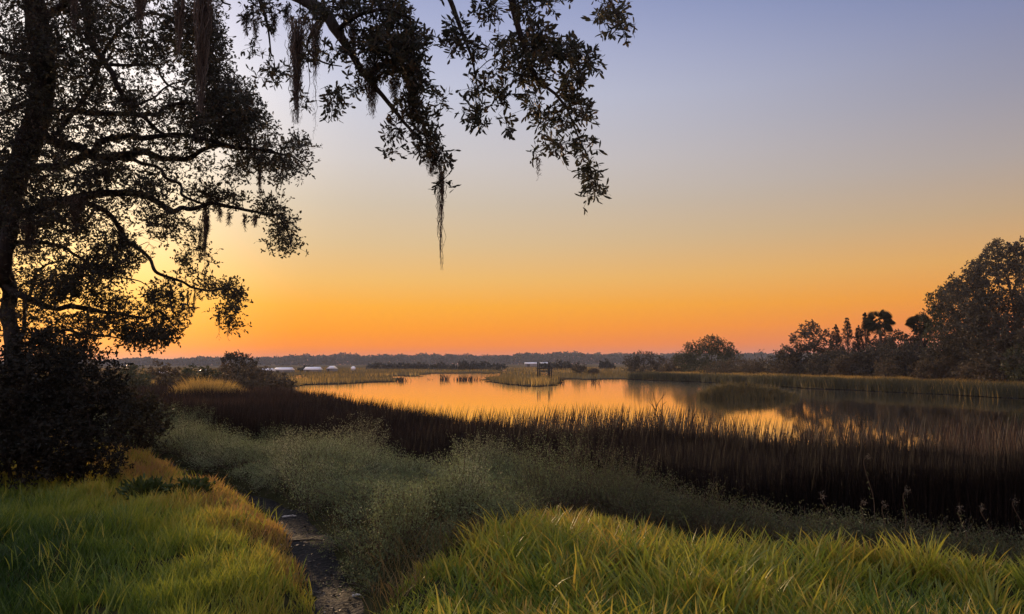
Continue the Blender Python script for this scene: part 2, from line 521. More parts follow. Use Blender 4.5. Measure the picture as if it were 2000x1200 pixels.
# wet mud just above the water line
mz = N(t, 'ShaderNodeMapRange'); mz.inputs['From Min'].default_value = .04; mz.inputs['From Max'].default_value = .16
t.links.new(sp.outputs['Z'], mz.inputs['Value'])
mx2 = N(t, 'ShaderNodeMix', data_type='RGBA'); t.links.new(mz.outputs[0], mx2.inputs[0])
mx2.inputs[6].default_value = c4(.012, .010, .008); t.links.new(mx_.outputs[2], mx2.inputs[7])
p = N(t, 'ShaderNodeBsdfPrincipled'); p.inputs['Roughness'].default_value = .9; p.inputs['Specular IOR Level'].default_value = 0
t.links.new(mx2.outputs[2], p.inputs['Base Color'])
b = N(t, 'ShaderNodeBump'); b.inputs['Strength'].default_value = .5; b.inputs['Distance'].default_value = .05
n3 = N(t, 'ShaderNodeTexNoise'); n3.inputs['Scale'].default_value = 9; n3.inputs['Detail'].default_value = 6
t.links.new(g.outputs['Position'], n3.inputs['Vector']); t.links.new(n3.outputs['Fac'], b.inputs['Height']); t.links.new(b.outputs[0], p.inputs['Normal'])
t.links.new(p.outputs[0], out.inputs[0])

# water
m, t, out = newmat('pond_water'); M_water = m
g = N(t, 'ShaderNodeNewGeometry')
p = N(t, 'ShaderNodeBsdfPrincipled')
p.inputs['Base Color'].default_value = c4(.93, .90, .84)
p.inputs['Metallic'].default_value = 1.0
wsp = N(t, 'ShaderNodeSeparateXYZ'); t.links.new(g.outputs['Position'], wsp.inputs[0])
wmr = N(t, 'ShaderNodeMapRange'); wmr.inputs['From Min'].default_value = 32; wmr.inputs['From Max'].default_value = 80; wmr.inputs['To Min'].default_value = .03; wmr.inputs['To Max'].default_value = .085
t.links.new(wsp.outputs['Y'], wmr.inputs['Value']); t.links.new(wmr.outputs[0], p.inputs['Roughness'])
p.inputs['IOR'].default_value = 2.2
p.inputs['Specular IOR Level'].default_value = .8
mp = N(t, 'ShaderNodeMapping'); mp.inputs['Scale'].default_value = (.5, 1.6, 1)
t.links.new(g.outputs['Position'], mp.inputs[0])
n3 = N(t, 'ShaderNodeTexNoise'); n3.inputs['Scale'].default_value = .9; n3.inputs['Detail'].default_value = 3
t.links.new(mp.outputs[0], n3.inputs['Vector'])
b = N(t, 'ShaderNodeBump'); b.inputs['Strength'].default_value = .06; b.inputs['Distance'].default_value = .03
t.links.new(n3.outputs['Fac'], b.inputs['Height']); t.links.new(b.outputs[0], p.inputs['Normal'])
t.links.new(p.outputs[0], out.inputs[0])

# ------------------------------------------------------------------ terrain
def gz(lst, z=0.0):
    return np.array([onz(a, b, z)[:2] for a, b in lst])

# pond: far shore then near edge (picture rows turned into ground positions)
FAR = gz([(542, 763), (570, 757), (610, 752), (660, 750), (720, 748), (775, 746), (768, 737), (790, 733), (795, 736), (822, 735), (826, 731),
          (875, 730), (940, 729), (952, 731), (972, 729), (979, 722), (992, 721), (992, 730), (972, 736), (955, 739), (952, 745), (985, 751),
          (1012, 754), (1050, 755), (1088, 753), (1092, 741), (1130, 741), (1170, 742), (1220, 741), (1350, 746), (1500, 755),
          (1620, 761), (1770, 768), (2000, 780), (2400, 800)])
def dedge(px):   # outer edge of the dense reeds, metres ahead
    return np.interp(px, [-400, 300, 540, 600, 700, 800, 900, 1000, 1100, 1300, 1500, 1700, 2000, 2400], [80, 70, 60, 52, 40, 32, 27, 24, 22.5, 20.5, 18, 17, 15.7, 14.5])
def sedge(px):   # outer edge of the thin stems standing in the water
    return np.interp(px, [-400, 300, 540, 600, 700, 800, 900, 1000, 1100, 1300, 1400, 1500, 1700, 2000, 2400], [82, 72, 62, 54, 44, 39, 36, 37, 41, 41, 34, 30, 30, 33, 34])
NEAR = np.array([[((px - 1000) / F) * d, d] for px in range(2400, 541, -60) for d in [float(dedge(px)) + 1.0]])
POND = np.concatenate([FAR, NEAR])
CH2 = gz([(553, 741), (566, 735), (590, 732), (604, 733), (592, 738), (568, 742)])
CH3 = gz([(1052, 727), (1074, 727), (1078, 734), (1068, 739), (1056, 737)])
ISLE_C = onz(1455, 778)[:2]
PATH = np.array([[-0.75, 3.0, .16], [-1.05, 4.6, .15], [-1.40, 6.0, .19], [-2.18, 7.9, .22], [-2.98, 9.6, .18], [-4.7, 11.6, .12], [-7.1, 14.4, .10], [-10, 17.5, .12]])
BX = [-60, -30, -12, -7, -4, -1, .5, 1.5, 2.5, 4.5, 8, 20, 60]
BY = [40, 30, 20, 16, 13, 10.3, 9.2, 8.0, 6.9, 6.2, 5.8, 5.6, 5]

def height(x, y):
    x = np.asarray(x, float); y = np.asarray(y, float)
    marsh = 0.16 + .10 * vnoise(x, y, 9, 3)
    far = y > 90
    edge = np.interp(x, BX, BY)
    wdt = np.interp(x, [-10, 0, 4], [6, 5, 2.6])
    t = sstep(0, 1, (y - edge) / wdt)
    z = 1.6 * (1 - t) + marsh * t
    z = z + (.14 * (vnoise(x, y, 1.5, 1) - .5) + .09 * (vnoise(x, y, .6, 2) - .5)) * (y < 25)
    # foot path worn into the turf
    pd = pdist(x, y, PATH, closed=False)
    z = z - .22 * (1 - sstep(.15, .62, pd)) * (1 - t * .5)
    # water bodies
    wa = np.clip((y - 35) / 60, 0, 2.5)
    wx = x + wa * (2.2 * (vnoise(x, y, 4.5, 41) - .5) + 1.1 * (vnoise(x, y, 1.6, 42) - .5)); wy = y + wa * (3.0 * (vnoise(x, y, 5.0, 43) - .5) + 1.2 * (vnoise(x, y, 1.7, 44) - .5))
    for poly, dep in ((POND, .6), (CH2, .5), (CH3, .5)):
        ins = inpoly(wx, wy, poly); d = pdist(wx, wy, poly)
        sd = np.where(ins, -d, d)
        z = np.where(ins, -np.minimum(dep, .05 + d * .3), np.minimum(z, np.maximum(.03 + sd * .12, .03)) if True else z)
    # island
    a = np.hypot((wx - ISLE_C[0]) / 3.3, (wy - ISLE_C[1]) / 1.7)
    z = np.maximum(z, .2 - .6 * np.maximum(a - .75, 0) * 2)
    return z

s = np.linspace(-1, 1, 520); gx = 2200 * np.sinh(6.2 * s) / math.sinh(6.2)
s = np.linspace(-.55, 1, 620); gy = 8 + 1300 * np.sinh(6.2 * s) / math.sinh(6.2)
GX, GY = np.meshgrid(gx, gy)
GZ = height(GX.ravel(), GY.ravel())
mb = MB()
ny, nx = GX.shape
ii = (np.arange(ny - 1)[:, None] * nx + np.arange(nx - 1)[None, :]).ravel()[:, None]
mb.add(np.stack([GX.ravel(), GY.ravel(), GZ], 1), quads=ii + [0, 1, nx + 1, nx])
tag(mb.build('ground', M_ground), kind='structure')

mb = MB()
mb.add([[-2190, 8, 0], [2190, 8, 0], [2190, 2590, 0], [-2190, 2590, 0]], quads=[[0, 1, 2, 3]])
tag(mb.build('water', M_water, smooth=False), kind='structure')

def mesh_h(x, y):
    i = np.clip(np.searchsorted(gx, x) - 1, 0, len(gx) - 2); j = np.clip(np.searchsorted(gy, y) - 1, 0, len(gy) - 2)
    u = (x - gx[i]) / (gx[i + 1] - gx[i]); v = (y - gy[j]) / (gy[j + 1] - gy[j])
    G = GZ.reshape(GX.shape)
    return (G[j, i] * (1 - u) + G[j, i + 1] * u) * (1 - v) + (G[j + 1, i] * (1 - u) + G[j + 1, i + 1] * u) * v
# the foot path: a sheet just above the ground
pp = spline(PATH, 220)
mb = MB()
tt = np.gradient(pp[:, :2], axis=0); tt = unit(tt); nn = np.stack([tt[:, 1], -tt[:, 0]], 1)
V = []
K = 13
for k in range(K):
    o = (k / (K - 1) * 2 - 1)
    wv = pp[:, 2] * (1 + .25 * (vnoise(pp[:, 0], pp[:, 1] + (9 if o > 0 else 0), .5, 7) - .5) * 2)
    q = pp[:, :2] + nn * (o * wv)[:, None]
    V.append(np.stack([q[:, 0], q[:, 1], mesh_h(q[:, 0], q[:, 1]) + .014 - .02 * abs(o) ** 4], 1))
V = np.stack(V, 1)
L_ = len(pp)
i = (np.arange(L_ - 1)[:, None] * K + np.arange(K - 1)[None, :]).ravel()[:, None]
mb.add(V.reshape(-1, 3), quads=i + [0, 1, K + 1, K])
tag(mb.build('path', M_path), kind='structure')
mb = MB()
k = rng.integers(0, len(pp), 1300); o_ = rng.normal(size=1300) * .8
X = pp[k, 0] + nn[k, 0] * o_ * pp[k, 2] + rng.normal(size=1300) * .03; Y = pp[k, 1] + nn[k, 1] * o_ * pp[k, 2] + rng.normal(size=1300) * .03
D_ = rdir(1300); D_[:, 2] *= .15
M_litter = foliage_mat('dead_leaf', [(0, c4(.015, .010, .006)), (.7, c4(.04, .028, .018)), (1, c4(.16, .13, .10))], trans=0)
leaves(mb, np.stack([X, Y, mesh_h(X, Y) + .022], 1), D_, .035, .015, rnd=rng.random(1300) ** 2, flatten=.9)
tag(mb.build('leaf_litter', M_litter), 'dead leaves and bits of straw scattered over the muddy path', 'leaf litter', kind='stuff')

# ------------------------------------------------------------------ growing branches towards foliage points
def grow(nodes, rads, ids, targets, mbs, rmin=.003, rk=.009, droop=.15, limit=None, rmax=.05):
    """nodes (n,3) skeleton; each target is joined to its nearest node by a bent twig. mbs[id] receives the twig meshes"""
    cap = len(nodes) + 3 * len(targets)
    Nn = np.empty((cap, 3)); Nn[:len(nodes)] = nodes
    Rr = np.empty(cap); Rr[:len(nodes)] = rads
    Ii = np.empty(cap, int); Ii[:len(nodes)] = ids
    n = len(nodes)
    d0 = np.array([np.min(((nodes - t) ** 2).sum(1)) for t in targets])
    order = np.argsort(d0)
    seg = {}
    own = np.zeros(len(targets), int)
    for k in order:
        t = targets[k]
        dd = ((Nn[:n] - t) ** 2).sum(1)
        # prefer a node a bit closer to the stem than the very nearest
        j = int(np.argmin(dd * (1 + .15 * rng.random(n))))
        a = Nn[j]; v = t - a; L = np.linalg.norm(v)
        own[k] = Ii[j]
        if L < .02: continue
        jit = rng.normal(size=(2, 3)) * L * .10
        b = a + v * .33 + jit[0] + [0, 0, droop * L * .8]
        c = a + v * .68 + jit[1] + [0, 0, droop * L]
        r0 = min(Rr[j] * .75, rmin + rk * L, rmax)
        seg.setdefault(int(Ii[j]), []).append((a, b, c, t, r0, rmin * .8))
        for q, rr in ((b, r0 * .85), (c, r0 * .7), (t, r0 * .5)):
            Nn[n] = q; Rr[n] = max(rr, rmin); Ii[n] = Ii[j]; n += 1
    for i_, s_ in seg.items():
        A = np.array([x[0] for x in s_]); B = np.array([x[1] for x in s_]); C = np.array([x[2] for x in s_]); D = np.array([x[3] for x in s_])
        twigs(mbs[i_], A, B, C, D, np.array([x[4] for x in s_]), np.array([x[5] for x in s_]), sides=5)
    return own

def sprays(mb_leaf, mb_twig, C, Rad, nsub, nleaf, LL, LW, zb=-.2, simple=False, twr=.0025, jr=.25):
    """at each point C a spray of sub twigs with leaves round their ends"""
    n = len(C)
    if n == 0: return
    Cc = np.repeat(C, nsub, 0); Rr = np.repeat(np.broadcast_to(Rad, (n,)), nsub)
    d = rdir(len(Cc), zb)
    ln = Rr * (.45 + .75 * rng.random(len(Cc)))
    E = Cc + d * ln[:, None]
    M = Cc + d * (ln * .5)[:, None] + rng.normal(size=Cc.shape) * (ln * .08)[:, None]
    if mb_twig is not None:
        twigs(mb_twig, Cc, Cc * .6 + M * .4, M, E, twr * 1.3, twr * .7, sides=3)
    # leaves
    q = len(Cc)
    P0 = np.repeat(np.arange(q), nleaf)
    t = 1 - .6 * rng.random(len(P0)) ** 1.6
    P = Cc[P0] + (E - Cc)[P0] * t[:, None] + rng.normal(size=(len(P0), 3)) * .006
    dd = unit(d[P0] * .75 + rng.normal(size=(len(P0), 3)) * .75)
    L = LL * (.45 + .85 * rng.random(len(P0))); W = LW * (.7 + .5 * rng.random(len(P0)))
    hue = np.clip(np.repeat(rng.random(n), nsub * nleaf) * .5 + rng.random(len(P0)) * .55, 0, 1)
    leaves(mb_leaf, P, dd, L, W, rnd=hue, simple=simple)

# ------------------------------------------------------------------ the live oak
OAKD = 12.5
oak_root = at(-45, 860, OAKD); oak_root[2] = float(height(oak_root[0], oak_root[1]))
oak = empty('live_oak', oak_root)
tag(oak, 'large dark live oak at the left edge with crooked trunk and drooping limbs', 'tree')

def P3(pts, y0, y1, r0, r1, rpow=1.0, n=None):
    """limb from picture points, depth running y0 -> y1, radius r0 -> r1; returns rows x y z r"""
    m_ = len(pts)
    out = []
    for k, (a, b) in enumerate(pts):
        u = k / (m_ - 1)
        Y = y0 + (y1 - y0) * u + .35 * math.sin(k * 1.9 + a * .03)* (0 < k < m_ - 1)
        p_ = at(a, b, Y)
        out.append([*p_, r0 + (r1 - r0) * u ** rpow])
    return spline(out, n or m_ * 5)

trunk = [[oak_root[0] - .1, oak_root[1], oak_root[2] - .3, .52]]
for (a, b, r) in [(-45, 860, .38), (-48, 760, .32), (-42, 660, .27), (-30, 560, .22), (-6, 460, .20), (24, 365, .195), (56, 280, .19), (80, 200, .185), (84, 120, .18), (74, 50, .18), (62, -40, .16), (66, -150, .16), (90, -260, .12), (120, -360, .06)]:
    trunk.append([*at(a, b, OAKD), r])
trunk = spline(trunk, 90)
mbt = MB(); tube(mbt, trunk[:, :3], trunk[:, 3], sides=18, rough=.05)
# root flare
for a in range(6):
    an = a * 1.05 + .3
    f = np.array([math.cos(an), math.sin(an), 0])
    p0 = trunk[0, :3] + [0, 0, .75]
    tube(mbt, [p0 + f * .15, p0 + f * .5 + [0, 0, -.35], p0 + f * .95 + [0, 0, -.62]], [.22, .17, .05], sides=8, rough=.08)
mbt.build('trunk', M_bark, oak)

limb_px = [
    # points, depth start, depth end, r0, r1
    ([(60, 225), (130, 215), (200, 222), (290, 220), (340, 208), (392, 200), (440, 215)], 12.5, 11.6, .10, .02),
    ([(70, -60), (120, -50), (150, -15), (165, 30), (180, 80), (208, 128), (233, 167), (258, 212), (287, 233), (317, 262), (350, 270)], 12.5, 11.3, .13, .03),
    ([(50, 330), (110, 325), (167, 300), (200, 277), (240, 265), (283, 273), (333, 267), (383, 270), (433, 284), (480, 288), (540, 300)], 12.5, 11.5, .12, .025),
    ([(70, 260), (150, 290), (200, 306), (247, 303), (283, 298), (317, 310), (360, 313), (393, 297), (423, 287), (467, 293), (533, 298), (575, 312), (603, 338)], 12.4, 12.6, .14, .012),
    ([(200, 306), (245, 312), (277, 318), (307, 323), (323, 347), (350, 360), (370, 387), (395, 398)], 12.5, 12.2, .06, .03),
    ([(20, 430), (90, 400), (150, 388), (207, 383), (253, 382), (290, 387), (317, 403), (337, 413), (353, 405), (383, 405), (407, 395), (450, 402), (483, 410), (517, 417), (548, 432), (565, 463), (568, 490)], 12.5, 11.8, .13, .010),
    ([(90, 400), (150, 396), (200, 410), (227, 437), (247, 463), (260, 483), (283, 500), (313, 537), (350, 553), (377, 565), (407, 567), (433, 560), (462, 577), (470, 596)], 12.5, 12.9, .09, .008),
    ([(14, 560), (60, 585), (100, 600), (160, 602), (200, 610), (233, 613), (283, 620), (318, 608), (345, 640), (362, 655)], 12.5, 12.6, .10, .006),
    ([(208, 128), (235, 131), (260, 123), (300, 125), (317, 147), (330, 163), (350, 175)], 11.9, 11.5, .05, .02),
    ([(208, 128), (213, 108), (240, 95), (273, 88), (310, 96)], 11.9, 11.7, .035, .012),
    ([(258, 212), (285, 195), (310, 180), (330, 164), (380, 150), (430, 160)], 11.7, 11.9, .035, .012),
    ([(75, 195), (40, 206), (0, 222), (-60, 230), (-140, 220), (-220, 240)], 12.4, 13.2, .10, .02),
    ([(82, 130), (40, 110), (0, 100), (-60, 60), (-140, 50)], 12.5, 12.0, .12, .02),
    ([(74, 40), (120, 10), (200, -30), (300, -50), (400, -30), (450, 10)], 12.5, 12.0, .12, .02),
    ([(16, 480), (60, 470), (120, 480), (180, 520), (240, 540), (290, 560)], 12.5, 13.2, .07, .01),
    ([(8, 680), (40, 660), (48, 620), (60, 560), (90, 520), (130, 505)], 12.7, 13.4, .08, .012),
    ([(16, 690), (60, 670), (120, 650), (180, 655), (240, 660), (300, 665)], 12.6, 12.9, .07, .006),
    ([(24, 900), (30, 800), (30, 720), (20, 640), (13, 583), (13, 510), (18, 440), (30, 380)], 12.3, 12.5, .20, .17),
    ([(74, 30), (30, -70), (-50, -170), (-150, -240), (-240, -260)], 12.5, 12.8, .16, .02),
    ([(66, -150), (150, -210), (250, -280), (350, -310)], 12.5, 12.2, .15, .02),
    ([(90, -260), (60, -340), (-20, -420), (-90, -450)], 12.5, 12.9, .12, .02),
    ([(62, -60), (140, -110), (230, -140), (330, -150)], 12.5, 13.2, .14, .02),
    ([(12, 560), (-40, 540), (-110, 560), (-200, 590)], 12.5, 12.4, .10, .02),
    ([(28, 370), (-30, 340), (-100, 350), (-200, 330)], 12.5, 12.8, .10, .02),
    ([(55, 285), (120, 250), (180, 160), (230, 60), (300, 30), (370, 60), (420, 110)], 12.5, 12.2, .08, .02),
]
limbs = []
LM = []      # twig mesh collectors
nodes, rads, ids = [], [], []
for k, (pts, y0, y1, r0, r1) in enumerate(limb_px):
    L = P3(pts, y0, y1, r0 * .58, r1 * .7)
    jit = np.stack([vnoise(L[:, 0] * 3, L[:, 2] * 3, 1, 20 + a) - .5 for a in range(3)], 1) * .10
    L[1:-1, :3] += jit[1:-1]
    mbl = MB(); tube(mbl, L[:, :3], L[:, 3], sides=9, rough=.05)
    limbs.append(L); LM.append(mbl)
    nodes.append(L[::2, :3]); rads.append(L[::2, 3]); ids.append(np.full(len(L[::2]), k))
nodes = np.concatenate(nodes); rads = np.concatenate(rads); ids = np.concatenate(ids)

# foliage masses of the oak: centre, radii, sprays
oakfol = [
    (70, 40, 110, 60, 90), (190, 40, 70, 50, 55), (290, 30, 70, 45, 60), (385, 30, 45, 50, 70), (410, 100, 34, 60, 85), (390, 190, 55, 70, 120),
    (450, 200, 45, 45, 100), (480, 250, 50, 38, 90), (430, 250, 60, 30, 70), (150, 130, 60, 50, 45), (110, 230, 50, 50, 40), (220, 200, 60, 40, 40),
    (320, 190, 60, 50, 60), (300, 100, 50, 40, 40), (345, 60, 40, 40, 40), (575, 300, 28, 30, 38), (530, 300, 45, 26, 50), (480, 318, 40, 22, 34), (540, 330, 34, 16, 22), (430, 240, 60, 40, 40),
    (590, 325, 14, 14, 10), (150, 320, 80, 40, 60), (240, 345, 75, 36, 75), (120, 380, 90, 45, 85), (290, 375, 45, 26, 26), (200, 440, 70, 40, 60), (100, 450, 80, 40, 60),
    (330, 285, 80, 18, 26), (260, 250, 70, 25, 26),
    (400, 378, 34, 16, 22), (435, 385, 30, 16, 20), (490, 385, 30, 18, 28), (525, 405, 26, 20, 26), (553, 440, 13, 26, 26), (562, 480, 16, 16, 20), (530, 475, 14, 12, 8),
    (330, 440, 45, 28, 34), (350, 430, 30, 30, 20), (285, 480, 40, 36, 48), (320, 510, 34, 30, 30), (240, 500, 50, 36, 46), (165, 545, 95, 34, 130), (80, 560, 70, 34, 60),
    (250, 570, 60, 28, 50), (335, 560, 40, 24, 28), (395, 556, 24, 20, 24), (440, 570, 28, 20, 34), (452, 605, 14, 24, 16), (458, 630, 8, 12, 5), (310, 600, 40, 24, 24), (360, 610, 26, 14, 8),
    (270, 650, 44, 22, 40), (300, 655, 22, 14, 16), (200, 640, 60, 30, 42), (120, 640, 60, 35, 42), (50, 640, 60, 40, 34), (340, 655, 26, 12, 9), (345, 505, 26, 22, 12),
    (20, 320, 40, 60, 22), (10, 470, 50, 60, 24), (30, 140, 40, 40, 16), (-60, 100, 80, 80, 40), (-90, 280, 80, 90, 40), (-100, 480, 90, 100, 40), (60, -70, 160, 60, 80), (300, -60, 130, 50, 80), (180, 90, 50, 30, 14),
]
oakfol += [(60, 200, 70, 150, 110), (90, 60, 130, 90, 90), (60, 420, 80, 90, 60), (160, 480, 110, 60, 60),(230, 650, 70, 26, 40), (110, 690, 70, 24, 30), (318, 648, 26, 14, 16), (445, 590, 22, 26, 14), (395, 420, 30, 16, 12),(0, -200, 200, 110, 170), (250, -290, 150, 80, 120), (70, -390, 150, 80, 120), (-170, -240, 120, 90, 90), (-210, 0, 110, 120, 80), (200, -130, 160, 60, 90), (110, -300, 120, 80, 70),(90, 230, 130, 200, 170), (400, 90, 36, 80, 80), (440, 210, 60, 50, 50),(190, 300, 230, 300, 560), (200, 120, 190, 130, 230), (300, 450, 130, 120, 90), (180, 600, 170, 90, 130), (420, 320, 130, 30, 30)]
tg = []
for (cx, cy, rx, ry, n) in oakfol:
    k = max(3, int(n * 1.0))
    a = rng.random(k) * 2 * math.pi; rr = np.sqrt(rng.random(k))
    X = cx + rx * rr * np.cos(a); Y = cy + ry * rr * np.sin(a)
    D = OAKD - .3 + rng.normal(size=k) * .75
    kp = (.65 * vnoise(X, Y, 34, 31) + .35 * vnoise(X, Y, 14, 32)) > .36 + .05 * (Y > 560) - .16 * ((X < 240) & (Y < 450)) - .2 * ((X > 370) & (Y < 290))
    X, Y, D = X[kp], Y[kp], D[kp]
    for x_, y_, d_ in zip(X, Y, D):
        tg.append(at(x_, y_, d_))
tg = np.array(tg)
own = grow(nodes, rads, ids, tg, LM, rmin=.004, rk=.016, droop=.1, rmax=.03)
leafmb = [MB() for _ in limbs]
for k in range(len(limbs)):
    sprays(leafmb[k], LM[k], tg[own == k], .23, 5, 5, .060, .028, zb=-.05)
for k in range(len(limbs)):
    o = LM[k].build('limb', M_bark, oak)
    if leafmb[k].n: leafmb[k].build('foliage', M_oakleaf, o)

# the long limb that reaches out over the camera and droops into the top of the picture
def PP(pts, ys, r0, r1, n):
    L = [[*at(a, b, y), r0 + (r1 - r0) * k / (len(pts) - 1)] for k, ((a, b), y) in enumerate(zip(pts, ys))]
    return spline(L, n)
reach_start = trunk[int(len(trunk) * .72)]
rA = [[*reach_start[:3], .16]] + [[*at(150, -260, 10.5), .15], [*at(330, -200, 8.5), .13], [*at(470, -90, 6.8), .10], [*at(545, -25, 6.2), .055]]
for (a, b), y, r in zip([(600, 4), (635, 25), (657, 60), (680, 95), (715, 150), (750, 190), (790, 240), (835, 290), (858, 318)], [6.0, 5.9, 5.8, 5.8, 5.8, 5.8, 5.8, 5.8, 5.8], [.05, .046, .042, .032, .024, .018, .013, .008, .004]):
    rA.append([*at(a, b, y), r])
rA = spline(rA, 90)
rB = spline([[*rA[28, :3], .11], [*at(620, -170, 6.2), .08], [*at(800, -110, 5.6), .06], [*at(950, -60, 5.3), .045], [*at(998, -5, 5.2), .028], [*at(1010, 50, 5.2), .022], [*at(1030, 105, 5.2), .018],
             [*at(1042, 150, 5.2), .014], [*at(1075, 175, 5.2), .011], [*at(1110, 215, 5.2), .009], [*at(1125, 260, 5.2), .006], [*at(1150, 310, 5.2), .004], [*at(1155, 375, 5.2), .002]], 80)
sub = [
    spline([[*at(800, -110, 5.6), .035], [*at(860, -40, 5.5), .024], [*at(885, 15, 5.5), .019], [*at(903, 65, 5.5), .015], [*at(922, 115, 5.5), .010], [*at(928, 145, 5.5), .006], [*at(935, 190, 5.5), .004], [*at(938, 235, 5.5), .002]], 36),
    spline([[*at(950, -60, 5.3), .025], [*at(1060, -40, 5.0), .017], [*at(1150, -30, 4.9), .012], [*at(1190, 0, 4.9), .008], [*at(1210, 40, 4.9), .004]], 24),
    spline([[*at(657, 60, 5.8), .022], [*at(700, 30, 5.6), .017], [*at(760, 20, 5.5), .012], [*at(810, 40, 5.5), .006]], 20),
    spline([[*at(635, 25, 5.9), .016], [*at(610, 60, 6.1), .013], [*at(600, 90, 6.1), .010], [*at(640, 125, 6.0), .007], [*at(668, 130, 6.0), .004]], 20),
    spline([[*at(1042, 150, 5.2), .008], [*at(1000, 140, 5.3), .006], [*at(965, 115, 5.3), .004], [*at(930, 140, 5.4), .003]], 16),
    spline([[*at(470, -90, 6.8), .045], [*at(500, -20, 7.0), .028], [*at(520, 40, 7.1), .014], [*at(530, 110, 7.1), .006]], 24),
]
groups = [
    ('A', rA, [sub[2], sub[3], sub[5]], [
        (640, 20, 45, 30, 24), (700, 20, 55, 30, 44), (770, 20, 45, 30, 50), (760, 70, 60, 34, 90), (810, 80, 28, 40, 50), (720, 90, 50, 26, 48), (790, 125, 44, 28, 74), (740, 130, 34, 22, 28),
        (810, 160, 26, 26, 40), (800, 205, 28, 24, 36), (820, 240, 24, 20, 28), (840, 275, 22, 20, 24), (862, 303, 22, 12, 12), (866, 348, 8, 8, 3), (820, 300, 10, 8, 3), (862, 196, 14, 14, 8), (700, 170, 22, 16, 13),
        (655, 205, 20, 26, 15), (645, 185, 14, 10, 5), (765, 245, 13, 24, 10), (765, 290, 8, 10, 4), (590, 190, 16, 18, 8), (520, 150, 26, 14, 13), (515, 30, 45, 30, 30), (585, 30, 34, 24, 18), (545, 135, 24, 16, 10),
        (600, 100, 22, 16, 9), (660, 110, 40, 20, 16), (500, 90, 18, 20, 6), (560, -40, 70, 30, 40), (330, -190, 90, 50, 70), (200, -240, 80, 50, 50), (450, -120, 60, 40, 44), (690, -40, 80, 30, 40)]),
    ('B', rB, [sub[0], sub[1], sub[4]], [
        (890, 60, 20, 28, 18), (885, 95, 12, 14, 7), (932, 98, 16, 12, 10), (975, 80, 14, 26, 14), (930, 160, 12, 24, 10), (935, 215, 20, 18, 15), (940, 240, 10, 10, 5), (965, 150, 16, 20, 8), (980, 190, 20, 22, 14), (990, 235, 12, 12, 6),
        (1010, 10, 34, 22, 26), (950, 20, 26, 20, 14), (1040, 70, 24, 40, 28), (1060, 100, 30, 22, 30), (1100, 100, 34, 24, 42), (1140, 125, 24, 18, 22), (1015, 135, 28, 18, 22), (1040, 145, 30, 16, 20), (1115, 160, 26, 22, 20), (1120, 195, 22, 20, 18), (1135, 218, 16, 16, 12),
        (1045, 195, 14, 20, 10), (1065, 232, 24, 16, 14), (1095, 230, 20, 14, 11), (1051, 296, 8, 7, 4), (1085, 290, 20, 12, 8), (1108, 275, 12, 12, 6), (1142, 285, 12, 20, 10), (1150, 330, 16, 18, 12), (1165, 358, 14, 12, 9), (1150, 372, 8, 10, 4),
        (1195, 15, 30, 20, 14), (1215, 45, 20, 20, 12), (1180, 50, 16, 10, 5), (1080, 8, 26, 14, 9), (1010, 100, 18, 18, 9), (1000, -50, 90, 30, 40), (880, -40, 40, 30, 12), (1070, 60, 14, 14, 6)]),
]
for nm, main, subs, fol in groups:
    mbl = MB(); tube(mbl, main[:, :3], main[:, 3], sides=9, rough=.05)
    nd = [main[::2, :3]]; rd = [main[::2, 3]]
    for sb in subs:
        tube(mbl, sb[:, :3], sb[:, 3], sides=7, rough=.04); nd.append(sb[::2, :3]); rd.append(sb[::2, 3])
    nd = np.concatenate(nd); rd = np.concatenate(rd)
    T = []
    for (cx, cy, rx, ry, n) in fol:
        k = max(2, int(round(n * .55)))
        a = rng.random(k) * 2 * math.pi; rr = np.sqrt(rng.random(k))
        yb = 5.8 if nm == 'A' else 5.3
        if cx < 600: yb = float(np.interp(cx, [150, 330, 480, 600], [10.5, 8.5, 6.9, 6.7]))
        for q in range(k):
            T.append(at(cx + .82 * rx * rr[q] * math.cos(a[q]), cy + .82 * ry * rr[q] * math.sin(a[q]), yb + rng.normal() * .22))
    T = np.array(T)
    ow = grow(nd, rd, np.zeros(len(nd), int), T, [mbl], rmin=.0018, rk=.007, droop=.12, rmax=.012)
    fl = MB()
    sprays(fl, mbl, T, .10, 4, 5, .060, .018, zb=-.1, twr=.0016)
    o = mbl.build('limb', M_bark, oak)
    fl.build('foliage', M_oakleaf, o)

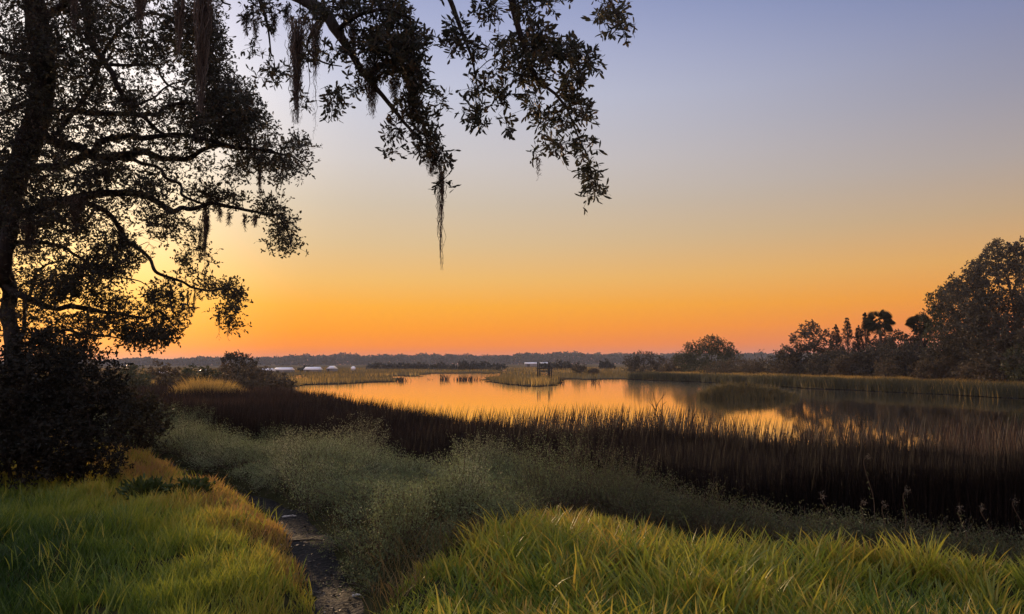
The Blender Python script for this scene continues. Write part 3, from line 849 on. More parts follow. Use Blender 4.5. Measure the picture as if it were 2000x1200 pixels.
# ------------------------------------------------------------------ spanish moss
def moss(px, py0, py1, wpx, Y, n, label, name='spanish_moss', grp='clumps of moss hanging in the oak', wisp=.3):
    top = at(px, py0, Y); bot = at(px, py1, Y); W = wpx / F * Y
    H = top[2] - bot[2]
    n = int(n * 1.4)
    mb_ = MB()
    K = 14
    t = np.linspace(0, 1, K)
    a = rng.random(n) * 2 * math.pi; r = np.sqrt(rng.random(n)) * W * .5
    st = np.stack([top[0] + r * np.cos(a), top[1] + r * np.sin(a) * .8, top[2] - rng.random(n) * H * .25], 1)
    ln = H * (1 - wisp * 2.2 * rng.random(n) ** .6 * (.3 + r / (W * .5 + 1e-6))); ln = np.clip(ln, H * .2, H * 1.02)
    ln = np.minimum(ln, st[:, 2] - bot[2])
    ph = rng.random((n, 2)) * 6.28; am = (.012 + .10 * W) * (.4 + rng.random(n))
    V = np.empty((n, K, 2, 3))
    rr = .0030 * (Y / 6.0) * (.7 + .8 * rng.random(n))
    fa = rng.random(n) * math.pi
    sx = np.stack([np.cos(fa), np.sin(fa), np.zeros(n)], 1)
    conv = 1 - .75 * t ** 1.3
    for k in range(K):
        c = np.empty((n, 3))
        c[:, 0] = top[0] + (st[:, 0] - top[0]) * conv[k] + am * np.sin(ph[:, 0] + t[k] * 7) * (1 - .3 * t[k]) + am * .45 * np.sin(ph[:, 1] * 3 + t[k] * 23)
        c[:, 1] = top[1] + (st[:, 1] - top[1]) * conv[k] + am * np.sin(ph[:, 1] + t[k] * 6)
        c[:, 2] = st[:, 2] - ln * t[k]
        w_ = (rr * (1 - .6 * t[k]))[:, None]
        V[:, k, 0] = c + sx * w_; V[:, k, 1] = c - sx * w_
    base = (np.arange(n) * K * 2)[:, None]
    q = np.concatenate([base + [2 * k, 2 * k + 1, 2 * k + 3, 2 * k + 2] for k in range(K - 1)])
    mb_.add(V.reshape(-1, 3), quads=q, rnd=np.repeat(rng.random(n), K * 2))
    # curly side wisps
    m2 = n * 9
    j = rng.integers(0, n, m2); kk = rng.integers(1, K, m2)
    P = V[j, kk, 0]
    leaves(mb_, P, rdir(m2, -1.2), .03 * Y / 6 * (.5 + rng.random(m2)), .003 * Y / 6, simple=True)
    me_o = mb_.build(name, M_moss)
    # origin at its top
    me = me_o.data
    co = np.empty(len(me.vertices) * 3, np.float32); me.vertices.foreach_get('co', co)
    co = co.reshape(-1, 3) - top.astype(np.float32); me.vertices.foreach_set('co', co.ravel()); me_o.location = Vector(top)
    tag(me_o, label, 'moss', grp)
    return me_o

moss(862, 300, 528, 16, 5.8, 34, 'long thin moss strand trailing lowest below the middle branch tip', wisp=.42)
moss(582, 30, 240, 30, 6.0, 130, 'dark ragged moss beard hanging beside a thin single strand')
moss(617, 30, 150, 24, 6.0, 60, 'narrow brown moss tuft just under the thick overhead limb')
moss(617, 120, 272, 5, 6.0, 4, 'single hair-thin moss strand hanging against pale sky')
moss(728, 110, 225, 30, 5.8, 90, 'brown moss tuft under the middle of the leafy hanging branch')
moss(805, 120, 235, 34, 5.8, 80, 'wide moss curtain among leaves at the right of the middle branch')
moss(845, 285, 345, 40, 5.8, 46, 'short wispy moss fringe at the tip of the middle branch')
moss(398, -30, 220, 34, 9.5, 150, 'tall pale brown moss curtain in front of the oak crown')
moss(275, -25, 66, 26, 9.6, 70, 'brown moss tuft at the top edge, left of the short pale tuft')
moss(146, -20, 60, 14, 11.0, 40, 'small dark moss tuft near the top edge just right of the trunk')
moss(352, -20, 105, 18, 9.5, 60, 'short pale moss tuft left of the tall curtain near the top edge')
moss(508, 300, 378, 9, 12.0, 30, 'dark moss tail hanging under the outer upper oak limb')
moss(403, 400, 505, 12, 12.1, 40, 'dark moss tail hanging from the bend of the middle oak limb')
moss(392, 430, 500, 8, 12.1, 16, 'faint moss wisp beside the dark tail on the middle oak limb')
for k, (x_, a_, b_) in enumerate([(430, 408, 432), (447, 410, 440), (478, 415, 450), (498, 420, 445)]):
    moss(x_, a_, b_, 7, 11.9, 12, ['small moss tuft, first outward of the row under the middle oak limb', 'second small moss tuft along the middle oak limb', 'largest small moss tuft under the middle oak limb', 'small moss tuft nearest the end of the middle oak limb'][k])
moss(368, 565, 620, 4, 12.7, 8, 'short thin moss strand under the lower oak limb')
moss(380, 565, 612, 3, 12.7, 6, 'shorter of the two paired moss strands under the lower oak limb')
moss(429, 600, 665, 4, 12.8, 7, 'thin moss strand hanging against the orange sky')
moss(447, 620, 668, 4, 12.8, 7, 'rightmost low moss strand at the tip of the lower oak limb')
moss(307, 655, 686, 5, 12.7, 8, 'tiny moss tuft at the lowest oak twigs near the horizon')
moss(237, 440, 480, 12, 12.3, 24, 'pale green moss tuft inside the oak crown')
moss(1051, 300, 350, 4, 5.2, 5, 'faint short moss strand under a star-like leaf cluster on the right branch')
for k, (x_, a_, b_) in enumerate([(480, 20, 70), (500, 30, 85), (535, 25, 75), (560, 10, 60)]):
    moss(x_, a_, b_, 14, 6.9, 22, ['short moss tuft leftmost under the overhead twigs', 'longest of the four short moss tufts under the overhead twigs', 'short moss tuft second from the right under the overhead twigs', 'short moss tuft beside the thick overhead limb'][k])
moss(690, 40, 100, 20, 5.8, 40, 'moss tuft on the upper part of the leafy middle branch')
moss(770, 150, 200, 22, 5.8, 36, 'small moss tuft where the middle branch leaves are thickest')
moss(150, 380, 460, 40, 11.6, 90, 'brown moss mat draped in the lower oak crown near the trunk')
moss(60, 420, 500, 40, 11.8, 80, 'grey moss mat hanging right beside the oak trunk')

# ------------------------------------------------------------------ generic shrubs and trees
def lobes_points(lobes, n):
    """points in and near the surface of several ellipsoids (cx cy cz rx ry rz)"""
    vol = np.array([l[3] * l[4] * l[5] for l in lobes]) ** .67
    k = rng.choice(len(lobes), n, p=vol / vol.sum())
    L = np.array(lobes)[k]
    d = rdir(n, .15); r = .55 + .5 * rng.random(n) ** .7
    return L[:, :3] + d * L[:, 3:6] * r[:, None]

def make_plant(name, label, cat, base, H, W, lobes, nspray, nsub, nleaf, LL, LW, mat, group=None, trunk_r=.1, nstem=1, simple=True, mtrunk=None, droop=.05, lean=0.0, crown='crown', pts=None, srad=None, tw=True):
    """trunk(s) > crown plant. lobes given relative: (x z rx rz) as fractions of W and H"""
    base = np.array([base[0], base[1], float(height(base[0], base[1])) - .05])
    e = empty(name, base)
    tag(e, label, cat, group)
    ab = []
    for l in lobes:
        x_, z_, rx, rz = l[:4]; y_ = l[4] if len(l) > 4 else rng.normal() * .18
        ab.append((base[0] + x_ * W, base[1] + y_ * W, base[2] + z_ * H, rx * W, max(rx * W * .8, .2), rz * H))
    mt = MB()
    nd, rd = [], []
    for k in range(nstem):
        off = np.array([rng.normal() * W * .08, rng.normal() * W * .08, 0]) if nstem > 1 else np.zeros(3)
        tl = ab[k % len(ab)]
        end = np.array([tl[0], tl[1], tl[2]])
        p_ = spline([base + off, base + off + (end - base) * [.15, .15, .35] + rng.normal(size=3) * trunk_r, base + off + (end - base) * [.55, .55, .7] + rng.normal(size=3) * trunk_r, end], 16)
        rr = np.linspace(trunk_r, trunk_r * .3, 16)
        tube(mt, p_, rr, sides=7, rough=.05); nd.append(p_[4:]); rd.append(rr[4:])
    # a limb into each lobe
    for l in ab:
        n0 = np.concatenate(nd); j = int(np.argmin(((n0 - np.array(l[:3]) + [0, 0, .25 * H]) ** 2).sum(1)))
        a = n0[j]; en = np.array(l[:3]) + rng.normal(size=3) * [l[3], l[4], l[5]] * .15
        p_ = spline([a, a + (en - a) * .5 + [0, 0, .04 * H], en], 8)
        rr = np.linspace(trunk_r * .5, trunk_r * .14, 8)
        tube(mt, p_, rr, sides=5, rough=.05); nd.append(p_); rd.append(rr)
    nd = np.concatenate(nd); rd = np.concatenate(rd)
    P = lobes_points(ab, nspray)
    P[:, 2] = np.maximum(P[:, 2], base[2] + .08)
    grow(nd, rd, np.zeros(len(nd), int), P, [mt], rmin=max(.003, trunk_r * .06), rk=.012, droop=droop, rmax=trunk_r * .3)
    fl = MB()
    sprays(fl, mt if tw else None, P, srad or .09 * W + .05, nsub, nleaf, LL, LW, zb=.1, simple=simple, twr=max(.002, trunk_r * .04))
    mt.build('trunk' if nstem == 1 else 'stems', mtrunk or M_trunk2, e)
    fl.build(crown, mat, e)
    return e

# dark shrubs at the foot of the oak
def sbase(px, Y): return (float(at(px, 700, Y)[0]), Y)
G_sh = 'dark shrubs at the foot of the oak'
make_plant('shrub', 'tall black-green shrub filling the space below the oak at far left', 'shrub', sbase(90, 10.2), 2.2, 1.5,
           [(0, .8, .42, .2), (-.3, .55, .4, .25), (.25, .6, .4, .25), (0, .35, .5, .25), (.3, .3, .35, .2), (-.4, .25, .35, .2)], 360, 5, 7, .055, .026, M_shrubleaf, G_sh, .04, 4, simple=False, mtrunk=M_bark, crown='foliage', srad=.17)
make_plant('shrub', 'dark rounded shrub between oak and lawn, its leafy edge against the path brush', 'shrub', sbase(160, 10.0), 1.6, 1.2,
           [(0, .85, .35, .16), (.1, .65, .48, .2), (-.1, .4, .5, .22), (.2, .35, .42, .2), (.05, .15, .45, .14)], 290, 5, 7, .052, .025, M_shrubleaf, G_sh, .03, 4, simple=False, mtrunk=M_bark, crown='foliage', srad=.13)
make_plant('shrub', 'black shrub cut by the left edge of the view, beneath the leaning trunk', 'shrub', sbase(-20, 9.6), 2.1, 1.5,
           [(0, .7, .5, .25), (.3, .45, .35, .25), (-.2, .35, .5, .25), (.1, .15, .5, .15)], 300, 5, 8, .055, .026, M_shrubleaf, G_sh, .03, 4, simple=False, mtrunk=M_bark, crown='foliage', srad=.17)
make_plant('shrub', 'olive-brown shrub with loose leafy tips right of the black oak shrubs', 'shrub', sbase(272, 13.2), 1.35, 1.1,
           [(-.1, .82, .38, .14), (.28, .68, .30, .14), (0, .5, .45, .2), (.2, .35, .35, .2), (-.25, .3, .4, .2), (.4, .52, .18, .1)], 200, 5, 6, .055, .028, M_shrubleaf2, None, .03, 4, simple=False, mtrunk=M_bark, crown='foliage', srad=.16)
make_plant('shrub', 'dark low shrub behind the oak trunk, seen through the branches', 'shrub', sbase(60, 15.5), 2.3, 1.45,
           [(0, .7, .5, .25), (.4, .6, .4, .25), (-.4, .5, .4, .3), (0, .3, .6, .25)], 260, 5, 7, .065, .032, M_shrubleaf2, None, .04, 4, simple=False, mtrunk=M_bark, crown='foliage', srad=.2)

# ------------------------------------------------------------------ lawn grass
LAWN_L = np.array([(-.95, 2.2), (-1.17, 4.7), (-1.58, 6.0), (-2.42, 8.0), (-3.2, 9.5), (-4.85, 11.8), (-7.3, 14.6), (-11, 18), (-30, 18), (-30, 2.2)])
LAWN_R = np.array([(-.7, 2.2), (-.93, 4.7), (-1.0, 5.2), (-.70, 6.1), (-.25, 7.3), (.5, 8.5), (1.25, 7.6), (2.0, 6.6), (2.9, 6.05), (3.7, 5.8), (5, 5.6), (9, 5.3), (9, 2.2)])
def scatter(poly, n, wfun=None, near_bias=True):
    poly = np.asarray(poly); lo = poly.min(0); hi = poly.max(0)
    outp = []
    got = 0
    while got < n:
        q = rng.random((n * 3, 2))
        if near_bias:
            # more plants per square metre close to the camera
            y = lo[1] * (hi[1] / lo[1]) ** q[:, 1]
        else:
            y = lo[1] + (hi[1] - lo[1]) * q[:, 1]
        x = lo[0] + (hi[0] - lo[0]) * q[:, 0]
        if near_bias:
            keep = np.abs(x) < y * .95 + 1.2
        else:
            keep = np.ones(len(x), bool)
        keep &= inpoly(x, y, poly)
        if wfun is not None: keep &= rng.random(len(x)) < wfun(x, y)
        outp.append(np.stack([x[keep], y[keep]], 1)); got += int(keep.sum())
    return np.concatenate(outp)[:n]

mb = MB()
# short turf on the left, drier and more golden towards the path
P = scatter(LAWN_L, 150000)
x, y = P.T
dpath = pdist(x, y, PATH, closed=False)
pit = vnoise(x, y, .20, 51) * .6 + vnoise(x, y, .5, 52) * .4 > .33
x, y, dpath = x[pit], y[pit], dpath[pit]
clump = .55 * vnoise(x, y, .42, 4) + .45 * vnoise(x, y, .16, 24); patch = vnoise(x, y, 1.6, 5)
dry = np.clip(1.05 - dpath / np.interp(y, [4, 8, 14], [1.5, 3.6, 4.5]) + .60 * (patch - .45), .02, .95)
dry = dry * np.interp(y, [4, 7], [.75, 1.0])
shade_shrub = sstep(.0, 1.0, (x + 7.2 + (y - 9) * .7) / 2.0)
H = (.05 + .24 * clump ** 2) * (.7 + .6 * rng.random(len(x))) * np.interp(dpath, [.2, .9], [.45, 1.0])
rnd = np.clip(dry + .30 * (rng.random(len(x)) - .5) - .25 * (vnoise(x, y, .5, 27) - .4), 0, 1)
Z = height(x, y)
blades(mb, np.stack([x, y, Z], 1), H * 1.25, .0072 * (y / 6) ** .6, .08 + .30 * rng.random(len(x)), .05 + .35 * rng.random(len(x)), rnd=rnd)
# longer scattered blades
P = scatter(LAWN_L, 9000); x, y = P.T
m_ = vnoise(x, y, .35, 33) > .5; x, y = x[m_], y[m_]
blades(mb, np.stack([x, y, height(x, y)], 1), .14 + .13 * rng.random(len(x)), .009, .05 + .35 * rng.random(len(x)), .1 + .4 * rng.random(len(x)), rnd=np.clip(.25 + .5 * rng.random(len(x)), 0, 1))
tag(mb.build('lawn_grass', M_lawn), 'green turf turning golden towards the foot path, lower left', 'grass', kind='stuff')

# coarse tussocks on the right
mb = MB()
P = scatter(LAWN_R, 30000); x, y = P.T
blades(mb, np.stack([x, y, height(x, y)], 1), .05 + .07 * rng.random(len(x)), .007, .1 + .4 * rng.random(len(x)), .2 + .5 * rng.random(len(x)), rnd=np.clip(.1 + .6 * rng.random(len(x)), 0, 1))
P = scatter(LAWN_R, 1000); x, y = P.T
m_ = vnoise(x, y, .45, 53) > .38; x, y = x[m_], y[m_]
hm = (.5 * vnoise(x, y, .9, 6) + .5 * vnoise(x, y, .3, 54)) ** 1.3 * 1.5
ed = pdist(x, y, LAWN_R)
nb = 48
X = np.repeat(x, nb) + rng.normal(size=len(x) * nb) * .06; Y = np.repeat(y, nb) + rng.normal(size=len(x) * nb) * .06
keepm = inpoly(X, Y, LAWN_R)
hue0 = np.clip(.10 + .55 * vnoise(x, y, .8, 8) + .30 * rng.random(len(x)) + .17 * (y - 5), 0, 1)
Hh = np.repeat(.10 + .26 * hm * (.5 + rng.random(len(x))), nb) * (.5 + .75 * rng.random(len(X)))
az = np.arctan2(Y - np.repeat(y, nb), X - np.repeat(x, nb)) + rng.normal(size=len(X)) * .5
hue = np.clip(np.repeat(hue0, nb) * .8 + .25 * (rng.random(len(X)) - .4), 0, 1)
dead = np.repeat(rng.random(len(x)) < .22, nb) | (rng.random(len(X)) < .10)
hue = np.where(dead, .68 + .2 * rng.random(len(X)), hue)
X, Y, Hh, az, hue = X[keepm], Y[keepm], Hh[keepm], az[keepm], hue[keepm]
Hh = Hh * np.interp(pdist(X, Y, LAWN_R), [0, .45], [.5, 1.0]) * np.interp(Y, [4.5, 6.2, 7.2], [.82, 1.0, .62]) * np.interp(X, [-1, .4], [.62, 1.0])
blades(mb, np.stack([X, Y, height(X, Y)], 1), Hh, .009 + .007 * rng.random(len(X)), .08 + .42 * rng.random(len(X)), .10 + .45 * rng.random(len(X)), az=az, rnd=hue)
P = scatter(LAWN_R, 6500); x, y = P.T      # broad upright blades
m_ = vnoise(x, y, .7, 9) > .38; x, y = x[m_], y[m_]
blades(mb, np.stack([x, y, height(x, y)], 1), (.20 + .20 * rng.random(len(x))) * np.interp(pdist(x, y, LAWN_R), [0, .4], [.6, 1]) * np.interp(y, [6, 7.2], [1, .6]) * np.interp(x, [-1, .4], [.7, 1]), .012 + .009 * rng.random(len(x)), .05 + .35 * rng.random(len(x)), .1 + .5 * rng.random(len(x)), rnd=np.clip(.28 + .5 * rng.random(len(x)), 0, 1))
tag(mb.build('tussock_grass', M_lawn), 'coarse yellow-green tussock grass across the lower right foreground', 'grass', kind='stuff')

for (px, py, rad, lab) in [(285, 975, .20, 'dark broad-leaved weed clump in the golden turf, nearer the oak shrubs'), (375, 972, .16, 'dark broad-leaved weed clump in the golden turf, nearer the path')]:
    c = onz(px, py, 1.62); z = float(height(c[0], c[1]))
    n = 420
    P_ = rng.normal(size=(n, 3)) * [rad * .5, rad * .45, .03]; P_[:, 2] = np.abs(P_[:, 2]) + .12 * rng.random(n) + .05
    D_ = unit(P_ * [1, 1, 0] + rng.normal(size=(n, 3)) * .15 + [0, 0, .18])
    e = empty('weed_clump', (c[0], c[1], z)); tag(e, lab, 'weed')
    m1 = MB(); leaves(m1, P_ + [c[0], c[1], z], D_, .07 + .05 * rng.random(n), .028, rnd=rng.random(n) * .5); m1.build('foliage', M_weed, e)
    m2 = MB(); b0 = np.tile([c[0], c[1], z], (60, 1)) + rng.normal(size=(60, 3)) * [rad * .3, rad * .3, 0]
    e0 = P_[:60] + [c[0], c[1], z]; twigs(m2, b0, b0 * .66 + e0 * .34, b0 * .33 + e0 * .67, e0, .003, .0015, sides=3); m2.build('stems', M_stem, e)

# ------------------------------------------------------------------ brush between the lawn and the reeds
BRUSH = np.array([(-.98, 5.1), (-1.2, 5.9), (-1.85, 7.7), (-2.7, 9.5), (-4.4, 11.7), (-7.0, 14.7), (-10.2, 18), (-16, 21), (-14, 23), (-9.2, 20.4), (-5.6, 18.2), (-3, 16.2), (-1.0, 15.2), (.5, 14.0), (.9, 11.4),
                  (2.2, 9.5), (3.0, 8.5), (3.8, 7.6), (4.8, 7.0), (6.5, 6.7), (9, 6.6), (9, 5.5), (5, 5.7), (3.7, 5.9), (2.9, 6.2), (2.0, 6.8), (1.25, 7.7), (.5, 8.6), (.0, 7.5), (-.3, 6.4), (-.68, 5.5)])
def brush_plants(mb_l, mb_s, x, y, H, rad=.22, nst=9, nl=22, LL=.038, LW=.013, hue=None):
    n = len(x)
    Z = height(x, y)
    k = np.repeat(np.arange(n), nst)
    B = np.stack([x[k], y[k], Z[k]], 1) + rng.normal(size=(len(k), 3)) * [.06, .06, 0]
    top = B + rng.normal(size=(len(k), 3)) * [rad, rad, 0] + np.stack([np.zeros(len(k)), np.zeros(len(k)), H[k] * (.65 + .45 * rng.random(len(k)))], 1)
    mid = B * .5 + top * .5 + rng.normal(size=B.shape) * .03
    twigs(mb_s, B, B * .6 + mid * .4, mid, top, .004, .0015, sides=3)
    j = np.repeat(np.arange(len(k)), nl)
    t = .25 + .75 * rng.random(len(j)) ** .8
    P_ = B[j] + (top - B)[j] * t[:, None] + rng.normal(size=(len(j), 3)) * .035
    hue = rng.random(n) if hue is None else hue
    hh = np.clip(hue[k][j] * .82 + .18 * rng.random(len(j)), 0, 1)
    D = rdir(len(j), .9)
    leaves(mb_l, P_, D, LL * (.6 + .8 * rng.random(len(j))), LW * (.7 + .6 * rng.random(len(j))), rnd=hh, simple=True)

P = scatter(BRUSH, 1500, near_bias=False)
x, y = P.T
pd = pdist(x, y, PATH, closed=False)
keep = pd > np.interp(y, [5, 8, 12], [.22, .30, .22]); x, y, pd = x[keep], y[keep], pd[keep]
mound = .7 * vnoise(x, y, 1.3, 12) + .3 * vnoise(x, y, .5, 13)
keep = mound > .27 + .12 * rng.random(len(x)); x, y, pd, mound = x[keep], y[keep], pd[keep], mound[keep]
H = (.14 + .98 * np.clip((mound - .28) / .55, 0, 1.1) ** 1.4) * np.interp(pd, [.4, 1.6], [.5, 1.0]) * np.interp(y, [6, 9], [.6, 1.0]) * np.interp(x, [.4, 1.5, 3], [1, .85, .5])
ml, ms = MB(), MB()
far_ = y > 9.5
brush_plants(ml, ms, x, y, H, nst=15, nl=44, LL=.020, LW=.0075, hue=np.clip((.42 + .75 * mound * rng.random(len(x))) * np.interp(x, [-.5, 1.2], [1.15, .22]) * np.interp(y, [6.5, 11], [.62, 1.05]), 0, 1))  # lit left and mound tops painted lighter in leaf hue; right side browner
e_mix = MB()
P = scatter(BRUSH, 13000, near_bias=False, wfun=lambda x, y: np.interp(y, [5, 8, 11], [1, .6, .15]))
x, y = P.T
k_ = pdist(x, y, PATH, closed=False) > .24; x, y = x[k_], y[k_]
blades(e_mix, np.stack([x, y, height(x, y)], 1), (.08 + .22 * vnoise(x, y, .5, 55)) * (.6 + .7 * rng.random(len(x))), .0065, .1 + .4 * rng.random(len(x)), .1 + .5 * rng.random(len(x)), rnd=np.clip(.55 + .5 * rng.random(len(x)), 0, 1))
tag(e_mix.build('dry_grass', foliage_mat('dry_grass', [(0, c4(.05, .06, .012)), (.6, c4(.085, .075, .02)), (1, c4(.12, .075, .03))], trans=.4)), 'short brownish grass growing through the brush beside the path', 'grass', kind='stuff')
e = tag(ml.build('brush', M_brush), 'low olive-grey brush covering the slope between the path and the dark reeds', 'brush', kind='stuff')
ms.build('stems', M_stem, e)

# separate bushes that stand out of it
for (px, Y, Hh, rad, n, lab) in [
        (1000, 13.6, 1.05, .55, 26, 'rounded olive bush rising highest at the right end of the brush'),
        (893, 14.0, 1.25, .20, 7, 'narrow pointed bush tip sticking up left of the rounded olive bush'),
        (1270, 9.7, .80, .38, 12, 'small brownish bush against the black reeds, right of the rounded bush'),
        (1560, 8.7, .80, .40, 12, 'faint grey-brown bush where brush meets the black reeds on the right'),
        (570, 17.2, 1.0, .5, 16, 'greyish bush top at the far left part of the brush'),
        (780, 6.7, .55, .28, 9, 'small olive bush beside the muddy end of the path'),
        (915, 7.5, .65, .36, 12, 'dense dark-green bush in the middle between path and tussock grass'),
        (330, 18.8, .9, .6, 18, 'pale olive bush farthest up the path, beyond the golden turf'),
        (760, 15.2, .85, .5, 14, 'low spreading bush at the back of the brush, centre left')]:
    X0 = (px - 1000) / F * Y
    xx = X0 + rng.normal(size=n) * rad * .6; yy = Y + rng.normal(size=n) * rad * .5
    ro = np.hypot(xx - X0, yy - Y)
    e = empty('bush', (X0, Y, float(height(X0, Y)))); tag(e, lab, 'bush', 'bushes standing out of the brush')
    ml, ms = MB(), MB()
    brush_plants(ml, ms, xx, yy, Hh * np.clip(1.1 - ro / (rad * 2.2), .4, 1), rad=rad * .35, nst=11, nl=44, LL=.025, LW=.009, hue=np.full(n, .45) + .4 * rng.random(n))
    ml.build('foliage', M_brush, e); ms.build('stems', M_stem, e)

# dried weed stalks with seed heads
stalks = [(1690, 6.9, .95, 'pale seed head alone against the black reeds'), (1628, 6.5, .55, 'bare weed stalk, leftmost of the row before the black reeds'), (1662, 6.4, .50, 'short curled weed stalk before the black reeds'),
          (1735, 6.4, .62, 'tall bent weed stalk with heavy dark head before the black reeds'), (1700, 6.4, .48, 'low weed stalk between the curled stalk and the bent one'), (1865, 6.1, .5, 'broad-leaved weed at the right edge of the grass, beside the black reeds'),
          (1930, 6.1, .52, 'weed with two pale seed tufts near the right edge'), (1125, 10.9, .8, 'pale weed head just right of the rounded bush'), (1230, 10.2, .72, 'weed stalk left of the small brownish bush'), (1990, 6.1, .6, 'weed stalk cut by the right edge')]
for (px, Y, Hh, lab) in stalks:
    X0 = (px - 1000) / F * Y
    b = np.array([X0, Y, float(height(X0, Y))])
    e = empty('weed_stalk', b); tag(e, lab, 'weed', 'dried weed stalks')
    mt, ml = MB(), MB()
    tpx = b + [rng.normal() * .07, 0, Hh * .86]
    tube(mt, spline([b, b * .5 + tpx * .5 + [.03, 0, 0], tpx, tpx + [.04, .0, -.01]], 12), np.linspace(.004, .002, 12), sides=5)
    hd = tpx + rng.normal(size=(40, 3)) * [.011, .011, .018]
    leaves(ml, hd, rdir(40, .3), .013, .005, simple=True)
    q = b + (tpx - b) * (.3 + .6 * rng.random((26, 1)))
    m3 = MB(); leaves(m3, q[:12], rdir(12, .2), .04, .005, simple=True)
    mt.build('stem', M_stem, e); ml.build('seed_head', M_seed, e); m3.build('foliage', M_brush, e)

# sticks and pale litter on the path
for (px, py, ln, r, az, lab) in [(592, 1070, .42, .010, .15, 'thin dark stick lying across the muddy path'), (565, 1014, .16, .012, .4, 'short pale stick on the path, farther of the two pale bits'), (697, 1166, .07, .012, .2, 'small pale chip on the mud at the near end of the path')]:
    c = onz(px, py, 1.38); z = float(height(c[0], c[1])) + .02
    mt = MB(); d = np.array([math.cos(az), math.sin(az), 0])
    pts_ = spline([np.array([0, 0, 0]) - d * ln / 2, np.array([0, .012, .006]), d * ln / 2], 9)
    tube(mt, pts_, np.linspace(r, r * .5, 9), sides=7, rough=.12)
    if ln > .1: tube(mt, [pts_[5], pts_[5] + [ln * .12, ln * .14, .01]], [r * .5, r * .25], sides=5)
    o = mt.build('stick', M_bark if 'dark' in lab else M_stick); o.location = (c[0], c[1], z); tag(o, lab, 'stick')

# ------------------------------------------------------------------ reeds
def brush_far(x):   # far border of the brush as distance for a given sideways position
    return np.interp(x, [-16, -9.2, -5.6, -3, -1, .5, .9, 2.2, 3.0, 3.8, 4.8, 6.5, 9, 14], [23, 20, 17.8, 15.8, 14.8, 13.4, 10.8, 9.1, 8.1, 7.3, 6.8, 6.5, 6.4, 6.4])
mb = MB()
n = 520000
px = rng.random(n) * 3100 - 700
de = dedge(px)
lo = 6.4
u = rng.random(n)
d = lo * (de / lo) ** u
X = (px - 1000) / F * d
ok = d > brush_far(X) - .3
ok &= ~((d < 15) & (X < -6.0 - (d - 9) * .2)) 
X, d, px, de = X[ok], d[ok], px[ok], de[ok]
Z = np.maximum(height(X, d), -.15)
H = (.82 + .35 * vnoise(X, d, 2.5, 14) + .30 * vnoise(X, d, .7, 34) + .25 * rng.random(len(X)) ** 2)
H *= np.interp(d, [6.5, 9, 16], [.92, 1.0, 1.0])
hue = np.clip(np.interp(d, [8, 30], [-.12, .12]) + .35 * vnoise(X, d, 5, 15) + .4 * rng.random(len(X)) ** 2 + np.interp(px, [300, 900], [.18, 0]), 0, 1)
edge = (de - d) < 1.5
blades(mb, np.stack([X, d, Z], 1), H, .006 * np.clip(d / 8, 1, 6), np.where(rng.random(len(X)) < .07, .45, .10) * rng.random(len(X)) + .02, .05 * rng.random(len(X)) + .02, rnd=hue, az=rng.normal(size=len(X)) * 1.6)
tag(mb.build('reeds', M_reed), 'dense black-brown needle rushes between the brush and the pond', 'reeds', kind='stuff')

mb = MB()
n = 38000
px = 520 + rng.random(n) * 1900
a_, b_ = dedge(px) - 1.5, sedge(px)
u = rng.random(n) ** 1.2
d = a_ + (b_ - a_) * u
dens = np.interp(px, [520, 900, 1000, 1050, 1600, 1720, 2000, 2420], [.8, .5, .65, .8, .75, .55, .75, .8]) * (.35 + .9 * vnoise(px / 100, d, 1.0, 16)) * np.interp(u, [0, .7, 1], [1, .6, .3])
X = (px - 1000) / F * d
ok = rng.random(n) < dens
X, d, u, px = X[ok], d[ok], u[ok], px[ok]
H = (.80 + 1.05 * rng.random(len(X)) ** 1.2) * np.interp(u, [0, .6, 1], [1, .95, .7])
blades(mb, np.stack([X, d, np.full(len(X), -.12)], 1), H, .0095 * np.clip(d / 12, 1, 4), .02 + .13 * rng.random(len(X)), .04 + .12 * rng.random(len(X)), rnd=np.clip(.40 + .6 * rng.random(len(X)), 0, 1), az=rng.normal(size=len(X)) * .5 + np.where(rng.random(len(X)) < .75, 0, math.pi))
tag(mb.build('reed_fringe', M_reed), 'thin reed stems standing in the golden water at the pond edge', 'reeds', kind='stuff')

# dead branching shrub in the reeds
def dead_shrub(px, py, Y, H, label, spread=1.0, nb=9, name='dead_shrub'):
    X0 = (px - 1000) / F * Y
    b = np.array([X0, Y, max(float(height(X0, Y)), -.2)])
    e = empty(name, b); tag(e, label, 'dead shrub')
    mt = mt2 = MB()
    for k in range(nb):
        a = rng.random() * 6.28; sp = spread * (.15 + .9 * rng.random()) * (1 if k > 1 else .15)
        en = b + [math.cos(a) * sp, math.sin(a) * sp * .4, H * (.45 + .55 * rng.random()) * (1 if sp < .6 else .6)]
        md = b * .5 + en * .5 + [0, 0, .08 * H]
        L = spline([b, md, en], 10)
        tube(mt, L, np.linspace(.028, .008, 10) * (Y / 30), sides=5)
        for j in range(5):
            q = L[rng.integers(4, 10)]
            v = rng.normal(size=3) * [.18, .1, .12] * spread + [0, 0, .12 * H]
            tube(mt2, [q, q + v * .6, q + v], [.012 * Y / 30, .009 * Y / 30, .005 * Y / 30], sides=4)
    mt.build('branches', M_wood, e)
dead_shrub(1292, 800, 27.0, 2.35, 'dead branching shrub standing in the reeds against the bright water', 1.1, 14)

